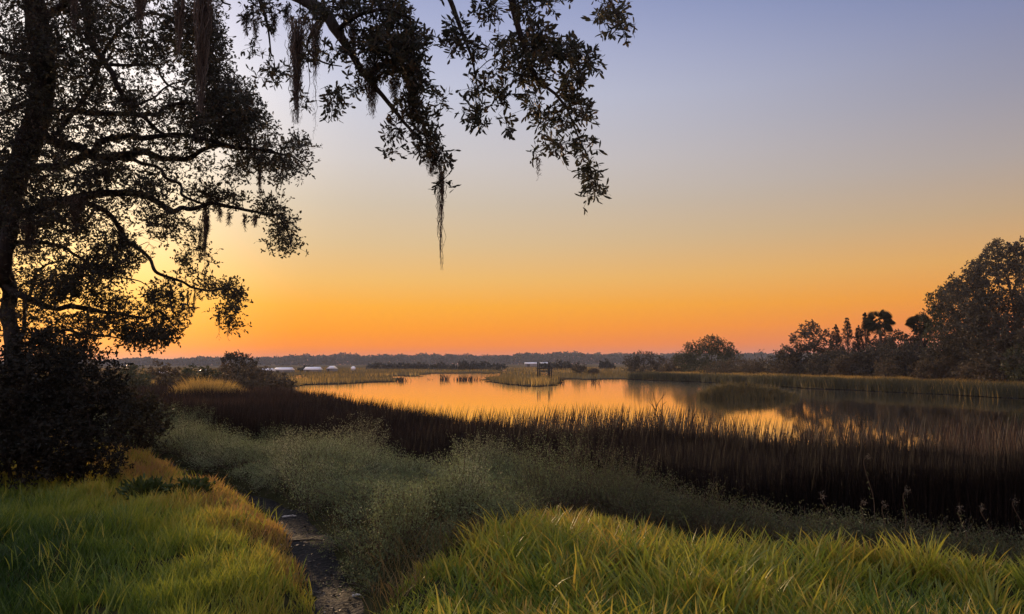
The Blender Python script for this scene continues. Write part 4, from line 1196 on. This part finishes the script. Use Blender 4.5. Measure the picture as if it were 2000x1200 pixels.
# thin emergent stems in the far water
for (px, py, w, n, h, lab) in [(782, 745, 14, 60, 1.0, 'small dark reed tuft in the far water, leftmost'), (868, 742, 10, 50, 1.3, 'reed tuft in the far water, nearest the middle of the channel'), (910, 743, 28, 130, 1.0, 'wide reed tuft in the far water beside the grassy point'), (838, 742, 8, 8, .5, 'tiny reed tuft lying low between two larger tufts'),
                               (1098, 748, 8, 14, 1.2, 'reed tuft beside the grassy point, left of the round bush'), (1160, 748, 8, 16, 1.2, 'reed tuft in the pond below the round bush')]:
    c = onz(px, py); Y = c[1]
    mb = MB()
    X = rng.normal(size=n) * w * .5 / F * Y; Yy = rng.normal(size=n) * 1.2
    blades(mb, np.stack([X, Yy, np.full(n, -.1)], 1), h * (.5 + .6 * rng.random(n)), .10, .1 + .4 * rng.random(n), .3 * rng.random(n), rnd=rng.random(n) * .6)
    o = mb.build('reed_clump', M_reed); o.location = (c[0], c[1], 0); tag(o, lab, 'reeds', 'reed tufts in the far water')

# ------------------------------------------------------------------ marsh meadows across the pond
mb = MB()
def meadow(n, y0, y1, hfun, exclude=True, wscale=1.0, x0=-900, x1=2900):
    px = x0 + rng.random(n) * (x1 - x0)
    d = y0 * (y1 / y0) ** rng.random(n)
    X = (px - 1000) / F * d
    Z = height(X, d)
    ok = (Z > .02) & ~((d < dedge(px) + .5) & (px < 3000) & (d < 85) & (px > 300)) 
    X, d, Z, px = X[ok], d[ok], Z[ok], px[ok]
    H = hfun(X, d) * (.7 + .5 * rng.random(len(X)))
    hu = np.clip(.15 + .55 * vnoise(X, d, 14, 17) + .35 * rng.random(len(X)), 0, 1)
    blades(mb, np.stack([X, d, Z], 1), H, .035 * np.clip(d / 60, .6, 5) * wscale, .03 + .12 * rng.random(len(X)), .05 + .2 * rng.random(len(X)), rnd=hu)
meadow(150000, 45, 120, lambda X, d: .45 + .55 * vnoise(X, d, 8, 18) + .35 * vnoise(X, d, 2.0, 45))
meadow(90000, 120, 420, lambda X, d: .55 + .4 * vnoise(X, d, 20, 19), wscale=.8)
# belt of tall grass along the right shore
RB = FAR[-7:]
m_ = 70000
k = rng.integers(0, len(RB) - 1, m_); t_ = rng.random(m_)
B_ = RB[k] * (1 - t_[:, None]) + RB[k + 1] * t_[:, None]
nrm_ = unit(RB[-1] - RB[0]); nrm_ = np.array([-nrm_[1], nrm_[0]])
if nrm_[1] < 0: nrm_ = -nrm_
off = rng.random(m_) ** 1.3 * 16
X = B_[:, 0] + nrm_[0] * off; Y = B_[:, 1] + nrm_[1] * off
Z = height(X, Y)
ok = Z > .02
X, Y, Z, off = X[ok], Y[ok], Z[ok], off[ok]
hu = np.clip(np.interp(off, [0, 2.5, 6, 16], [.05, .25, .9, 1.0]) + .3 * (rng.random(len(X)) - .5), 0, 1)  # shaded shore face and sunlit gold behind it are put into the hue
blades(mb, np.stack([X, Y, Z], 1), (.75 + .45 * vnoise(X, Y, 6, 21) + .4 * vnoise(X, Y, 1.5, 46)) * (.8 + .3 * rng.random(len(X))), .04, .03 + .1 * rng.random(len(X)), .05 + .15 * rng.random(len(X)), rnd=hu)
tag(mb.build('marsh_grass', M_marsh), 'tawny marsh grass meadows beyond the pond', 'marsh grass', kind='stuff')

mb = MB()
n = 5200
a = rng.random(n) * 6.28; r = np.sqrt(rng.random(n))
r = r * (.75 + .5 * vnoise(np.cos(a) * 3, np.sin(a) * 3, 1, 57)); X = ISLE_C[0] + 4.0 * r * np.cos(a); Y = ISLE_C[1] + 1.9 * r * np.sin(a)
blades(mb, np.stack([X - ISLE_C[0], Y - ISLE_C[1], np.maximum(height(X, Y), -.1)], 1), (1.15 - .4 * r ** 2) * (.35 + .35 * rng.random(n) + .9 * vnoise(X, Y, .6, 47)), .035, .03 + .15 * rng.random(n), .1 + .3 * rng.random(n), rnd=np.clip(.15 + .5 * rng.random(n), 0, 1))
o = mb.build('grass_island', M_marsh); o.location = (ISLE_C[0], ISLE_C[1], 0)
tag(o, 'small rounded island of dark marsh grass in the right part of the pond', 'grass island')

# ------------------------------------------------------------------ trees on the right shore
G_t = 'trees on the right shore'
def bank(px):
    return float(np.interp(px, [1060, 1131, 1220, 1350, 1500, 1620, 1770, 2000, 2400], [141, 141, 141, 122, 99, 88, 77.6, 64.7, 50.6]))
def tree(px, top, hwpx, Y, label, mat=M_treeleaf, ns=120, lobes=None, name='tree', cat='tree', tr=.12, LL=.30, LW=.15, nstem=1, grp=G_t, nsub=4, nleaf=6, srad=None, crown='crown'):
    if px > 1100 and Y < 160:
        Y = bank(px) + 4 + max(0, (Y - 60)) * .55   # behind the grass belt of the shore
        ns = int(ns * 1.7)
    X0 = (px - 1000) / F * Y
    gzv = float(height(X0, Y))
    H = at(px, top, Y)[2] - gzv
    W = hwpx / F * Y * 2
    lobes = lobes or [(0, .78, .28, .18), (-.25, .6, .26, .2), (.25, .62, .26, .2), (0, .45, .42, .22), (-.35, .35, .22, .2), (.35, .35, .22, .2), (0, .2, .45, .18)]
    return make_plant(name, label, cat, (X0, Y), H, W, lobes, ns, nsub, nleaf, LL, LW, mat, grp, tr, nstem, simple=True, crown=crown, srad=srad or .055 * W + .12)

tree(1255, 684, 38, 105, 'low dark tree standing alone left of the domed green tree', ns=190, LL=.3)
tree(1388, 655, 58, 95, 'domed green tree rising alone on the middle of the right shore', M_treeleaf_green, ns=420, LL=.3,
     lobes=[(0, .82, .2, .16), (-.22, .68, .2, .16), (.22, .7, .22, .18), (-.4, .42, .18, .2), (.38, .45, .18, .25), (0, .5, .42, .26), (0, .2, .5, .2)])
tree(1322, 694, 34, 98, 'low bushy growth joining the lone dark tree and the domed tree', M_scrub, ns=130, LL=.28, name='bush', cat='bush', nstem=3)
tree(1437, 681, 18, 92, 'small wispy tree just right of the domed green tree', ns=46, LL=.2, LW=.1, nsub=3)
tree(1487, 676, 20, 90, 'sparse leaning sapling with open thin crown', ns=30, LL=.18, LW=.09, nsub=3, nleaf=4)
tree(1580, 627, 44, 84, 'dark ragged tree, first tall one at the left end of the right-hand wood', ns=330, LL=.28,
     lobes=[(.1, .85, .22, .13), (-.1, .68, .3, .16), (.25, .62, .25, .2), (-.4, .45, .2, .15), (0, .4, .45, .22), (0, .18, .5, .18)])
tree(1528, 672, 30, 82, 'low shrubby tree sloping down to the marsh at the left end of the wood', ns=120, LL=.25)

def cedar(px, top, hwpx, Y, label):
    Y = bank(px) + 16
    X0 = (px - 1000) / F * Y; g0 = float(height(X0, Y))
    H = at(px, top, Y)[2] - g0; W = hwpx / F * Y
    e = empty('cedar', (X0, Y, g0)); tag(e, label, 'tree', 'cedars in the right-hand wood')
    mt, ml = MB(), MB()
    b = np.array([X0, Y, g0])
    tube(mt, [b, b + [0, 0, H * .5], b + [0, 0, H * .98]], [.12, .07, .01], sides=7)
    n = 260
    z = rng.random(n) ** 1.1; a = rng.random(n) * 6.28
    rr = W * (1 - z) ** .75 * (.55 + .6 * rng.random(n)) + .05
    c = b + np.stack([np.cos(a) * rr, np.sin(a) * rr, z * H * .94 + .25], 1)
    r0 = b + np.stack([np.zeros(n), np.zeros(n), z * H * .85], 1)
    twigs(mt, r0, r0 * .66 + c * .34, r0 * .33 + c * .67, c, .02, .008, sides=3)
    k = np.repeat(np.arange(n), 22)
    ax = unit(np.stack([np.cos(a) * .6, np.sin(a) * .6, np.full(n, .9)], 1))
    P_ = c[k] + rng.normal(size=(len(k), 3)) * [.17, .17, .20] * (1.1 - .85 * z[k])[:, None]
    leaves(ml, P_, ax[k] + rng.normal(size=(len(k), 3)) * .45, .28 * (1 - .5 * z[k]), .07, simple=True)
    mt.build('trunk', M_trunk2, e); ml.build('crown', M_cedar, e)
cedar(1632, 632, 22, 83, 'shorter spiky cedar beside the ragged tree')
cedar(1655, 618, 22, 82, 'spiky cedar with leaning top, middle of the cedar row')
cedar(1690, 607, 15, 81, 'narrow pointed cedar just left of the palm')
cedar(1676, 634, 18, 84, 'low blunt cedar between the leaning-top cedar and the pointed one')

def palm(px, top, hwpx, Y, label, n=26):
    Y = bank(px) + 15
    X0 = (px - 1000) / F * Y; g0 = float(height(X0, Y))
    Rr = hwpx / F * Y
    zc = at(px, top, Y)[2] - Rr * .95
    e = empty('palm', (X0, Y, g0)); tag(e, label, 'palm', 'palms in the right-hand wood')
    b = np.array([X0, Y, g0]); c = np.array([X0, Y, zc])
    mt = MB(); tube(mt, spline([b, b * .5 + c * .5 + [.12, 0, 0], c], 12), np.linspace(.2, .16, 12), sides=10, rough=.06)
    mt.build('trunk', M_trunk2, e)
    ml = MB(); ms = MB()
    for k in range(n):
        a = k * 2.4 + rng.random() * .5; elv = -.8 + 2.1 * rng.random()
        d_ = np.array([math.cos(a) * math.cos(elv), math.sin(a) * math.cos(elv), math.sin(elv)])
        hub = c + d_ * Rr * .34
        tube(ms, [c, hub], [.025, .018], sides=4)
        s_ = np.cross(d_, [0, 0, 1.0]); s_ /= np.linalg.norm(s_) + 1e-6
        ro_ = (rng.random() - .5) * 3.0; s_ = s_ * math.cos(ro_) + np.cross(d_, s_) * math.sin(ro_)
        for f in np.linspace(-1.25, 1.25, 17):
            v = d_ * math.cos(f) + s_ * math.sin(f)
            L = Rr * .72 * (.75 + .25 * math.cos(f))
            p1 = hub + v * L * .6; p2 = hub + v * L + [0, 0, -.22 * L]
            w_ = np.cross(v, [.1, .2, 1.0]); w_ /= np.linalg.norm(w_) + 1e-6; w_ = w_ * .035
            ml.add([hub, p1 + w_, p2, p1 - w_], tris=[[0, 1, 2], [0, 2, 3]], rnd=rng.random())
    o = ml.build('fronds', M_palm, e); ms.build('frond_stalks', M_stem, o)
palm(1718, 601, 30, 80, 'tall cabbage palm with full round head above the cedars')
palm(1797, 609, 26, 78, 'second cabbage palm, its head half merged with the big leafy trees')

tree(1722, 638, 30, 84, 'dark tree whose crown reaches up to the head of the tall palm', ns=200, LL=.28)
tree(1800, 634, 26, 84, 'dark tree just under the head of the second palm', ns=160, LL=.28)
tree(1765, 640, 36, 80, 'dark tree filling the gap between the two palms', ns=220, LL=.28)
tree(1850, 558, 54, 75, 'airy tree with lace-like outer leaves at the foot of the big wooded slope', M_treeleaf_green, ns=330, LL=.26, LW=.13, srad=.45,
     lobes=[(-.1, .85, .2, .10), (.2, .92, .2, .08), (-.3, .68, .2, .10), (.15, .7, .25, .12), (-.2, .5, .25, .12), (.3, .5, .3, .2), (0, .28, .45, .2)], tr=.16)
tree(1905, 512, 72, 72, 'big dark tree on the right slope with small lace clumps along its top', ns=620, LL=.30, srad=.5,
     lobes=[(-.05, .9, .2, .09), (.22, .92, .25, .10), (-.25, .72, .18, .10), (.1, .68, .38, .18), (-.1, .45, .42, .2), (.2, .4, .4, .22), (0, .2, .5, .2)], tr=.2)
tree(1995, 472, 96, 69, 'largest tree, dark crown cut by the right edge of the view', ns=760, LL=.32, srad=.55,
     lobes=[(-.12, .88, .22, .10), (.15, .9, .3, .11), (-.3, .68, .22, .14), (.1, .68, .42, .2), (-.1, .45, .45, .22), (.2, .4, .4, .22), (0, .2, .5, .2)], tr=.22)
tree(1950, 461, 13, 70, 'slim sprig-like treetop poking above the big wooded slope', ns=34, LL=.22, LW=.11, nsub=3, nleaf=5, srad=.3,
     lobes=[(.1, .955, .45, .02), (-.3, .93, .3, .015), (0, .90, .35, .015), (.2, .86, .3, .02)], tr=.09)
tree(2110, 440, 100, 68, 'tall dark tree just outside the right edge, joining the wooded slope', ns=420, LL=.34, srad=.6, tr=.22)
for (px, top, hw, Y, mat, lab) in [
        (1545, 697, 40, 78, M_scrub, 'brown scrub bush at the left foot of the wood'), (1628, 676, 44, 76, M_treeleaf, 'dark bush under the cedars'),
        (1700, 668, 46, 75, M_treeleaf, 'dark bush under the tall palm'), (1775, 662, 44, 73, M_treeleaf, 'dark bush under the second palm'),
        (1655, 690, 34, 72, M_scrub, 'pale leaning bush in front of the cedars'), (1850, 655, 60, 70, M_treeleaf, 'broad dark bush under the airy tree'), (1745, 697, 44, 70, M_scrub, 'brown brush low in front of the palms'),
        (1945, 640, 60, 66, M_treeleaf, 'broad dark bush under the largest tree'), (1995, 668, 32, 62, M_treeleaf_green, 'lighter green bush at the right edge, above the golden grass'), (1850, 694, 50, 66, M_scrub, 'brown low brush before the airy tree'),
        (1430, 700, 50, 84, M_scrub, 'brown brush on the shore right of the domed tree'), (1940, 694, 55, 63, M_scrub, 'brown low brush before the largest tree'), (1490, 702, 40, 82, M_scrub, 'brown brush below the open sapling')]:
    tree(px, top, hw, Y, lab, mat, ns=190, LL=.24, LW=.12, name='bush', cat='bush', nstem=3, grp='bushes under the right-hand wood', tr=.06,
         lobes=[(0, .7, .35, .25), (-.3, .5, .28, .3), (.3, .52, .28, .3), (0, .25, .55, .28)], crown='foliage')
tree(1131, 706, 16, 118, 'small round dark bush alone on the far pond shore', ns=70, LL=.25, name='bush', cat='bush', nstem=2, grp=None, tr=.06, lobes=[(0, .65, .42, .3), (-.1, .4, .45, .3), (.15, .35, .42, .3)], crown='foliage')
tree(1158, 719, 12, 112, 'low olive bush beside the small round bush on the far shore', M_scrub, ns=40, LL=.25, name='bush', cat='bush', nstem=2, grp=None, tr=.05, lobes=[(0, .5, .45, .4)], crown='foliage')

# ------------------------------------------------------------------ scrub on the left, beyond the reeds
tree(472, 686, 36, 82, 'flat-topped small tree with open crown above the left scrub', M_treeleaf, ns=150, LL=.24, LW=.12, grp=None,
     lobes=[(0, .88, .32, .07), (-.25, .8, .25, .06), (.3, .74, .3, .08), (.05, .55, .4, .15), (-.2, .4, .35, .2)], tr=.10)
for (px, top, hw, Y, mat, lab) in [
        (440, 706, 34, 80, M_scrub, 'brown scrub bush left of the flat-topped tree'), (520, 716, 42, 76, M_scrub, 'brown scrub bush tapering towards the pond tip'),
        (480, 712, 44, 72, M_scrub, 'wide olive-brown scrub bush below the flat-topped tree'), (385, 712, 40, 74, M_treeleaf_green, 'greenish scrub bush behind the golden grass patch'),
        (330, 706, 44, 70, M_scrub, 'scrub bush just right of the dark oak shrubs'), (260, 712, 46, 64, M_treeleaf_green, 'dim scrub bush half hidden by the dark oak shrubs'), (548, 733, 26, 70, M_scrub, 'lowest scrub bush at the left tip of the pond'),
        (180, 706, 60, 66, M_scrub, 'scrub bush hidden mostly behind the black shrubs')]:
    tree(px, top, hw, Y, lab, mat, ns=150, LL=.24, LW=.12, name='bush', cat='bush', nstem=3, grp='scrub bushes on the left marsh', tr=.05,
         lobes=[(0, .7, .35, .25), (-.3, .5, .28, .3), (.3, .52, .28, .3), (0, .25, .55, .28)], crown='foliage')
# golden grass patch
mb = MB()
n = 7000
c = np.array([(408 - 1000) / F * 54, 54.0])
a = rng.random(n) * 6.28; r = np.sqrt(rng.random(n))
X = 2.7 * r * np.cos(a); Y = 3.2 * r * np.sin(a)
Z = height(X + c[0], Y + c[1])
blades(mb, np.stack([X, Y, Z], 1), (2.1 - 1.1 * r ** 2) * (.5 + .3 * rng.random(n) + .5 * vnoise(X, Y, .6, 48)), .03, .05 + .2 * rng.random(n), .1 + .3 * rng.random(n), rnd=np.clip(.65 + .4 * rng.random(n), 0, 1))
o = mb.build('golden_grass', M_marsh); o.location = (c[0], c[1], 0); tag(o, 'patch of golden grass in front of the left scrub', 'grass', kind='stuff')

# ------------------------------------------------------------------ far wood line on the horizon
mb = MB()
cx = -1200.0
edge_pts = [(-400, 712), (0, 712), (225, 711), (295, 705), (325, 710), (400, 704), (470, 706), (520, 706), (600, 700), (620, 703), (675, 698), (700, 700), (705, 704), (760, 700), (860, 700), (930, 702), (1000, 701), (1014, 698), (1110, 697), (1170, 699), (1220, 699), (1400, 698), (1700, 696), (2400, 690)]
ex, ey = zip(*edge_pts)
npt = 120000
px = -500 + rng.random(npt) * 3000
D = 950 + rng.random(npt) * 150
topz = np.array([at(a_, b_, 1000)[2] for a_, b_ in zip(px[:1], [700])])
ty = np.interp(px, ex, ey) - 1.2
cell = vnoise(px / 7.0, px * 0, 1, 22) * .6 + vnoise(px / 18.0, px * 0, 1, 23) * .4
hgt = CAMZ + (712.5 - (px - 1000) * .0035 - ty) / F * 1000 
hgt = hgt * (.78 + .42 * cell)
zz = rng.random(npt) ** .8 * hgt
X = (px - 1000) / F * D
P_ = np.stack([X, D, zz + .2], 1)
leaves(mb, P_ - rdir(npt) * .6, rdir(npt, .3), 2.6, 1.9, simple=True)
tag(mb.build('far_wood', M_fartree), 'hazy blue-grey line of woods along the horizon', 'woods', kind='stuff')

G_f = 'dark tree clumps on the far marsh'
for k, (px, top, hw, Y, lab) in enumerate([
        (742, 707, 18, 330, 'dark tree clump on the far marsh, right of the white dome'), (790, 708, 16, 340, 'low tree clump between two taller far clumps'), (820, 707, 16, 330, 'far tree clump above the end of the water channel'),
        (865, 708, 18, 320, 'far tree clump just left of the small white box'), (915, 703, 16, 300, 'tallest far tree clump, right of the small white box'), (950, 705, 22, 300, 'long flat far tree clump above the water bend'),
        (1095, 703, 14, 300, 'rounded far tree clump right of the wooden posts'), (1070, 707, 12, 320, 'small far tree clump behind the wooden posts'), (1183, 702, 8, 300, 'tiny dark tree alone on the far marsh'), (600, 718, 12, 260, 'low dark bush between the two long white roofs')]):
    tree(px, top + 1.5, hw, Y, lab, M_fartree, ns=70, LL=.9, LW=.6, grp=G_f, nsub=3, nleaf=5, srad=.9, tr=.2, lobes=[(-.1, .6, .25, .3), (-.45, .4, .3, .3), (.35, .5, .25, .25), (.6, .3, .3, .25), (0, .25, .6, .3)])
for (px, top, Y, lab) in [(697, 697, 900, 'tallest thin treetop of the hazy wood, left part'), (990, 695, 900, 'thin treetop standing over the hazy wood near the water bend'), (1138, 693, 900, 'flat-headed pine above the hazy wood, right part')]:
    tree(px, top, 4, Y, lab, M_fartree, ns=22, LL=1.6, LW=1.0, grp='single pines above the hazy wood', nsub=3, nleaf=4, srad=1.0, tr=.3, name='pine_tree', lobes=[(0, .92, .5, .06), (.1, .8, .35, .05), (-.1, .7, .3, .05)])

# ------------------------------------------------------------------ far buildings, masts, posts
def box(mb_, x0, x1, y0, y1, z0, z1):
    v = [[x0, y0, z0], [x1, y0, z0], [x1, y1, z0], [x0, y1, z0], [x0, y0, z1], [x1, y0, z1], [x1, y1, z1], [x0, y1, z1]]
    mb_.add(v, quads=[[0, 3, 2, 1], [4, 5, 6, 7], [0, 1, 5, 4], [1, 2, 6, 5], [2, 3, 7, 6], [3, 0, 4, 7]])

def shed(px0, px1, py_top, py_bot, Y, label, pitch=True, roofmat=M_white, grp='white-roofed sheds on the far marsh'):
    xa, xb = (px0 - 1000) / F * Y, (px1 - 1000) / F * Y
    zt = at((px0 + px1) / 2, py_top, Y)[2]; zb = at((px0 + px1) / 2, py_bot, Y)[2]
    c = ((xa + xb) / 2, Y, .15)
    w = (xb - xa) / 2; dep = max(3.0, w * .6)
    e = empty('shed', c); tag(e, label, 'shed', grp)
    off = np.array(c)
    m1 = MB(); box(m1, c[0] - w * .96, c[0] + w * .96, Y - dep * .9, Y + dep * .9, .1, zb); m1.build('wall', M_wallgrey, e, smooth=False)
    m2 = MB(); box(m2, c[0] - w * .6, c[0] - w * .25, Y - dep * .9 - .06, Y - dep * .9 - .003, .2, zb - .15 if zb > .6 else .4); m2.build('door', M_dark, e, smooth=False)
    m3 = MB()
    x0, x1 = c[0] - w, c[0] + w
    y0, y1 = Y - dep, Y + dep
    v = [[x0, y0, zb + .003], [x1, y0, zb + .003], [x1, y1, zb + .003], [x0, y1, zb + .003], [x0, Y, zt], [x1, Y, zt]]
    if not pitch:
        v = [[x0, y0, zb + .003], [x1, y0, zb + .003], [x1, y1, zb + .003], [x0, y1, zb + .003], [c[0], y0, zt], [c[0], y1, zt]]
        m3.add(v, quads=[[1, 2, 5, 4], [3, 0, 4, 5], [0, 3, 2, 1]], tris=[[0, 1, 4], [2, 3, 5]])
    else:
        m3.add(v, quads=[[0, 1, 5, 4], [2, 3, 4, 5], [0, 3, 2, 1]], tris=[[1, 2, 5], [3, 0, 4]])
    m3.build('roof', roofmat, e, smooth=False)
shed(540, 572, 718, 723, 230, 'long low shed with white roof, nearest the scrub trees')
shed(598, 627, 717, 722.5, 240, 'long low shed with white roof, right one of the two long roofs')
shed(504, 534, 719.5, 725, 220, 'white-roofed shed broken up by the scrub in front of it')
shed(642, 657, 715, 720.5, 245, 'small gabled white hut between the long roof and the white dome', pitch=False)
shed(882, 893, 713, 716.5, 330, 'tiny white box-like shed among the far tree clumps')
shed(1024, 1050, 708, 711, 450, 'flat white roof strip left of the wooden posts')
shed(1054, 1072, 708, 711, 452, 'flat white roof strip seen between the wooden posts')
shed(395, 408, 722, 726, 200, 'half-hidden white shed behind the golden grass')
shed(318, 326, 724, 729, 190, 'small white shed peeking past the dark oak shrubs')
# dome
c = np.array([(690.5 - 1000) / F * 245, 245.0, .2]); zt = at(690, 715.5, 245)[2]
mb = MB(); rd_ = 4.4 / F * 245
K1, K2 = 10, 20
V = []
for i_ in range(K1 + 1):
    th = i_ / K1 * math.pi
    for j in range(K2):
        V.append([c[0] + rd_ * math.sin(th) * math.cos(j / K2 * 6.2832), 245 + rd_ * math.sin(th) * math.sin(j / K2 * 6.2832), zt - rd_ + rd_ * math.cos(th)])
q = [(i_ * K2 + j, i_ * K2 + (j + 1) % K2, (i_ + 1) * K2 + (j + 1) % K2, (i_ + 1) * K2 + j) for i_ in range(K1) for j in range(K2)]
mb.add(V, quads=q)
e = empty('storage_tank', c); tag(e, 'bright white rounded tank beside the small gabled hut', 'tank')
mb.build('tank_shell', M_white, e)
mb = MB()
for sx in (-1, 1):
    for sy in (-1, 1):
        box(mb, c[0] + sx * .45 - .05, c[0] + sx * .45 + .05, 245 + sy * .45 - .05, 245 + sy * .45 + .05, .1, zt - rd_ * 1.4)
mb.build('support_frame', M_metal, e, smooth=False)

for (px, py0, py1, Y, lean, lab) in [(541, 706, 693, 700, 0, 'thin mast on the horizon, leftmost of the three near the white roofs'), (618, 703, 696, 700, 0, 'shorter mast, middle of the three over the hazy wood'), (657, 703, 689, 700, 3.2, 'slanting crane jib rising over the hazy wood'), (275, 712, 675, 600, 0, 'tall thin mast on the horizon under the oak')]:
    b = at(px, py1, Y); 
    e = empty('mast' if lean == 0 else 'crane', (b[0], Y, .2)); tag(e, lab, 'mast' if lean == 0 else 'crane')
    mb = MB(); base_ = np.array([b[0], Y, .2]); top_ = at(px + lean * 1.6, py1, Y)
    knee = at(px, py0, Y)
    tube(mb, [base_, knee, top_], [.30, .26, .14], sides=6); mb.build('pole' if lean == 0 else 'jib', M_metal, e)
    mb = MB(); mid_ = knee * .4 + top_ * .6
    tube(mb, [mid_ + [-.9, 0, 0], mid_ + [.9, 0, 0]], [.12, .12], sides=5); mb.build('crossarm', M_metal, e)

# wooden posts of a small landing in the marsh
Y = 128.0
g0 = -0.3
cX = (1062 - 1000) / F * Y
e = empty('wooden_landing', (cX, Y, 0)); tag(e, 'old wooden landing of tall posts and a cross deck standing in the marsh', 'landing')
for (px, top, dy) in [(1049, 707, -1.2), (1054, 709, 1.0), (1070, 706, -1.2), (1073, 708.5, 1.0), (1077, 717, 1.2)]:
    X0 = (px - 1000) / F * Y; zt = at(px, top, Y)[2]
    mb = MB(); tube(mb, [[X0, Y + dy, g0], [X0, Y + dy, (g0 + zt) / 2], [X0, Y + dy, zt]], [.12, .11, .10], sides=8, rough=.05); mb.build('post', M_wood, e)
zd = at(1060, 724, Y)[2]
mb = MB(); box(mb, (1052 - 1000) / F * Y, (1077 - 1000) / F * Y, Y - 1.3, Y + 1.3, zd - .16, zd); mb.build('deck', M_wood, e, smooth=False)
for dy in (-1.38, 1.32):
    mb = MB(); box(mb, (1048 - 1000) / F * Y, (1079 - 1000) / F * Y, Y + dy, Y + dy + .06, zd + .25, zd + .4); mb.build('rail', M_wood, e, smooth=False)

# ------------------------------------------------------------------ haze
mb = MB(); box(mb, -2300, 2300, -260, 2800, -2.5, 19.5)
m, t, out = newmat('haze_air')
v = N(t, 'ShaderNodeVolumePrincipled')
v.inputs['Color'].default_value = c4(.84, .86, .95)
v.inputs['Density'].default_value = .00015
v.inputs['Anisotropy'].default_value = .0
t.links.new(v.outputs[0], out.inputs['Volume'])
o = mb.build('haze', m, smooth=False); tag(o, kind='stuff')
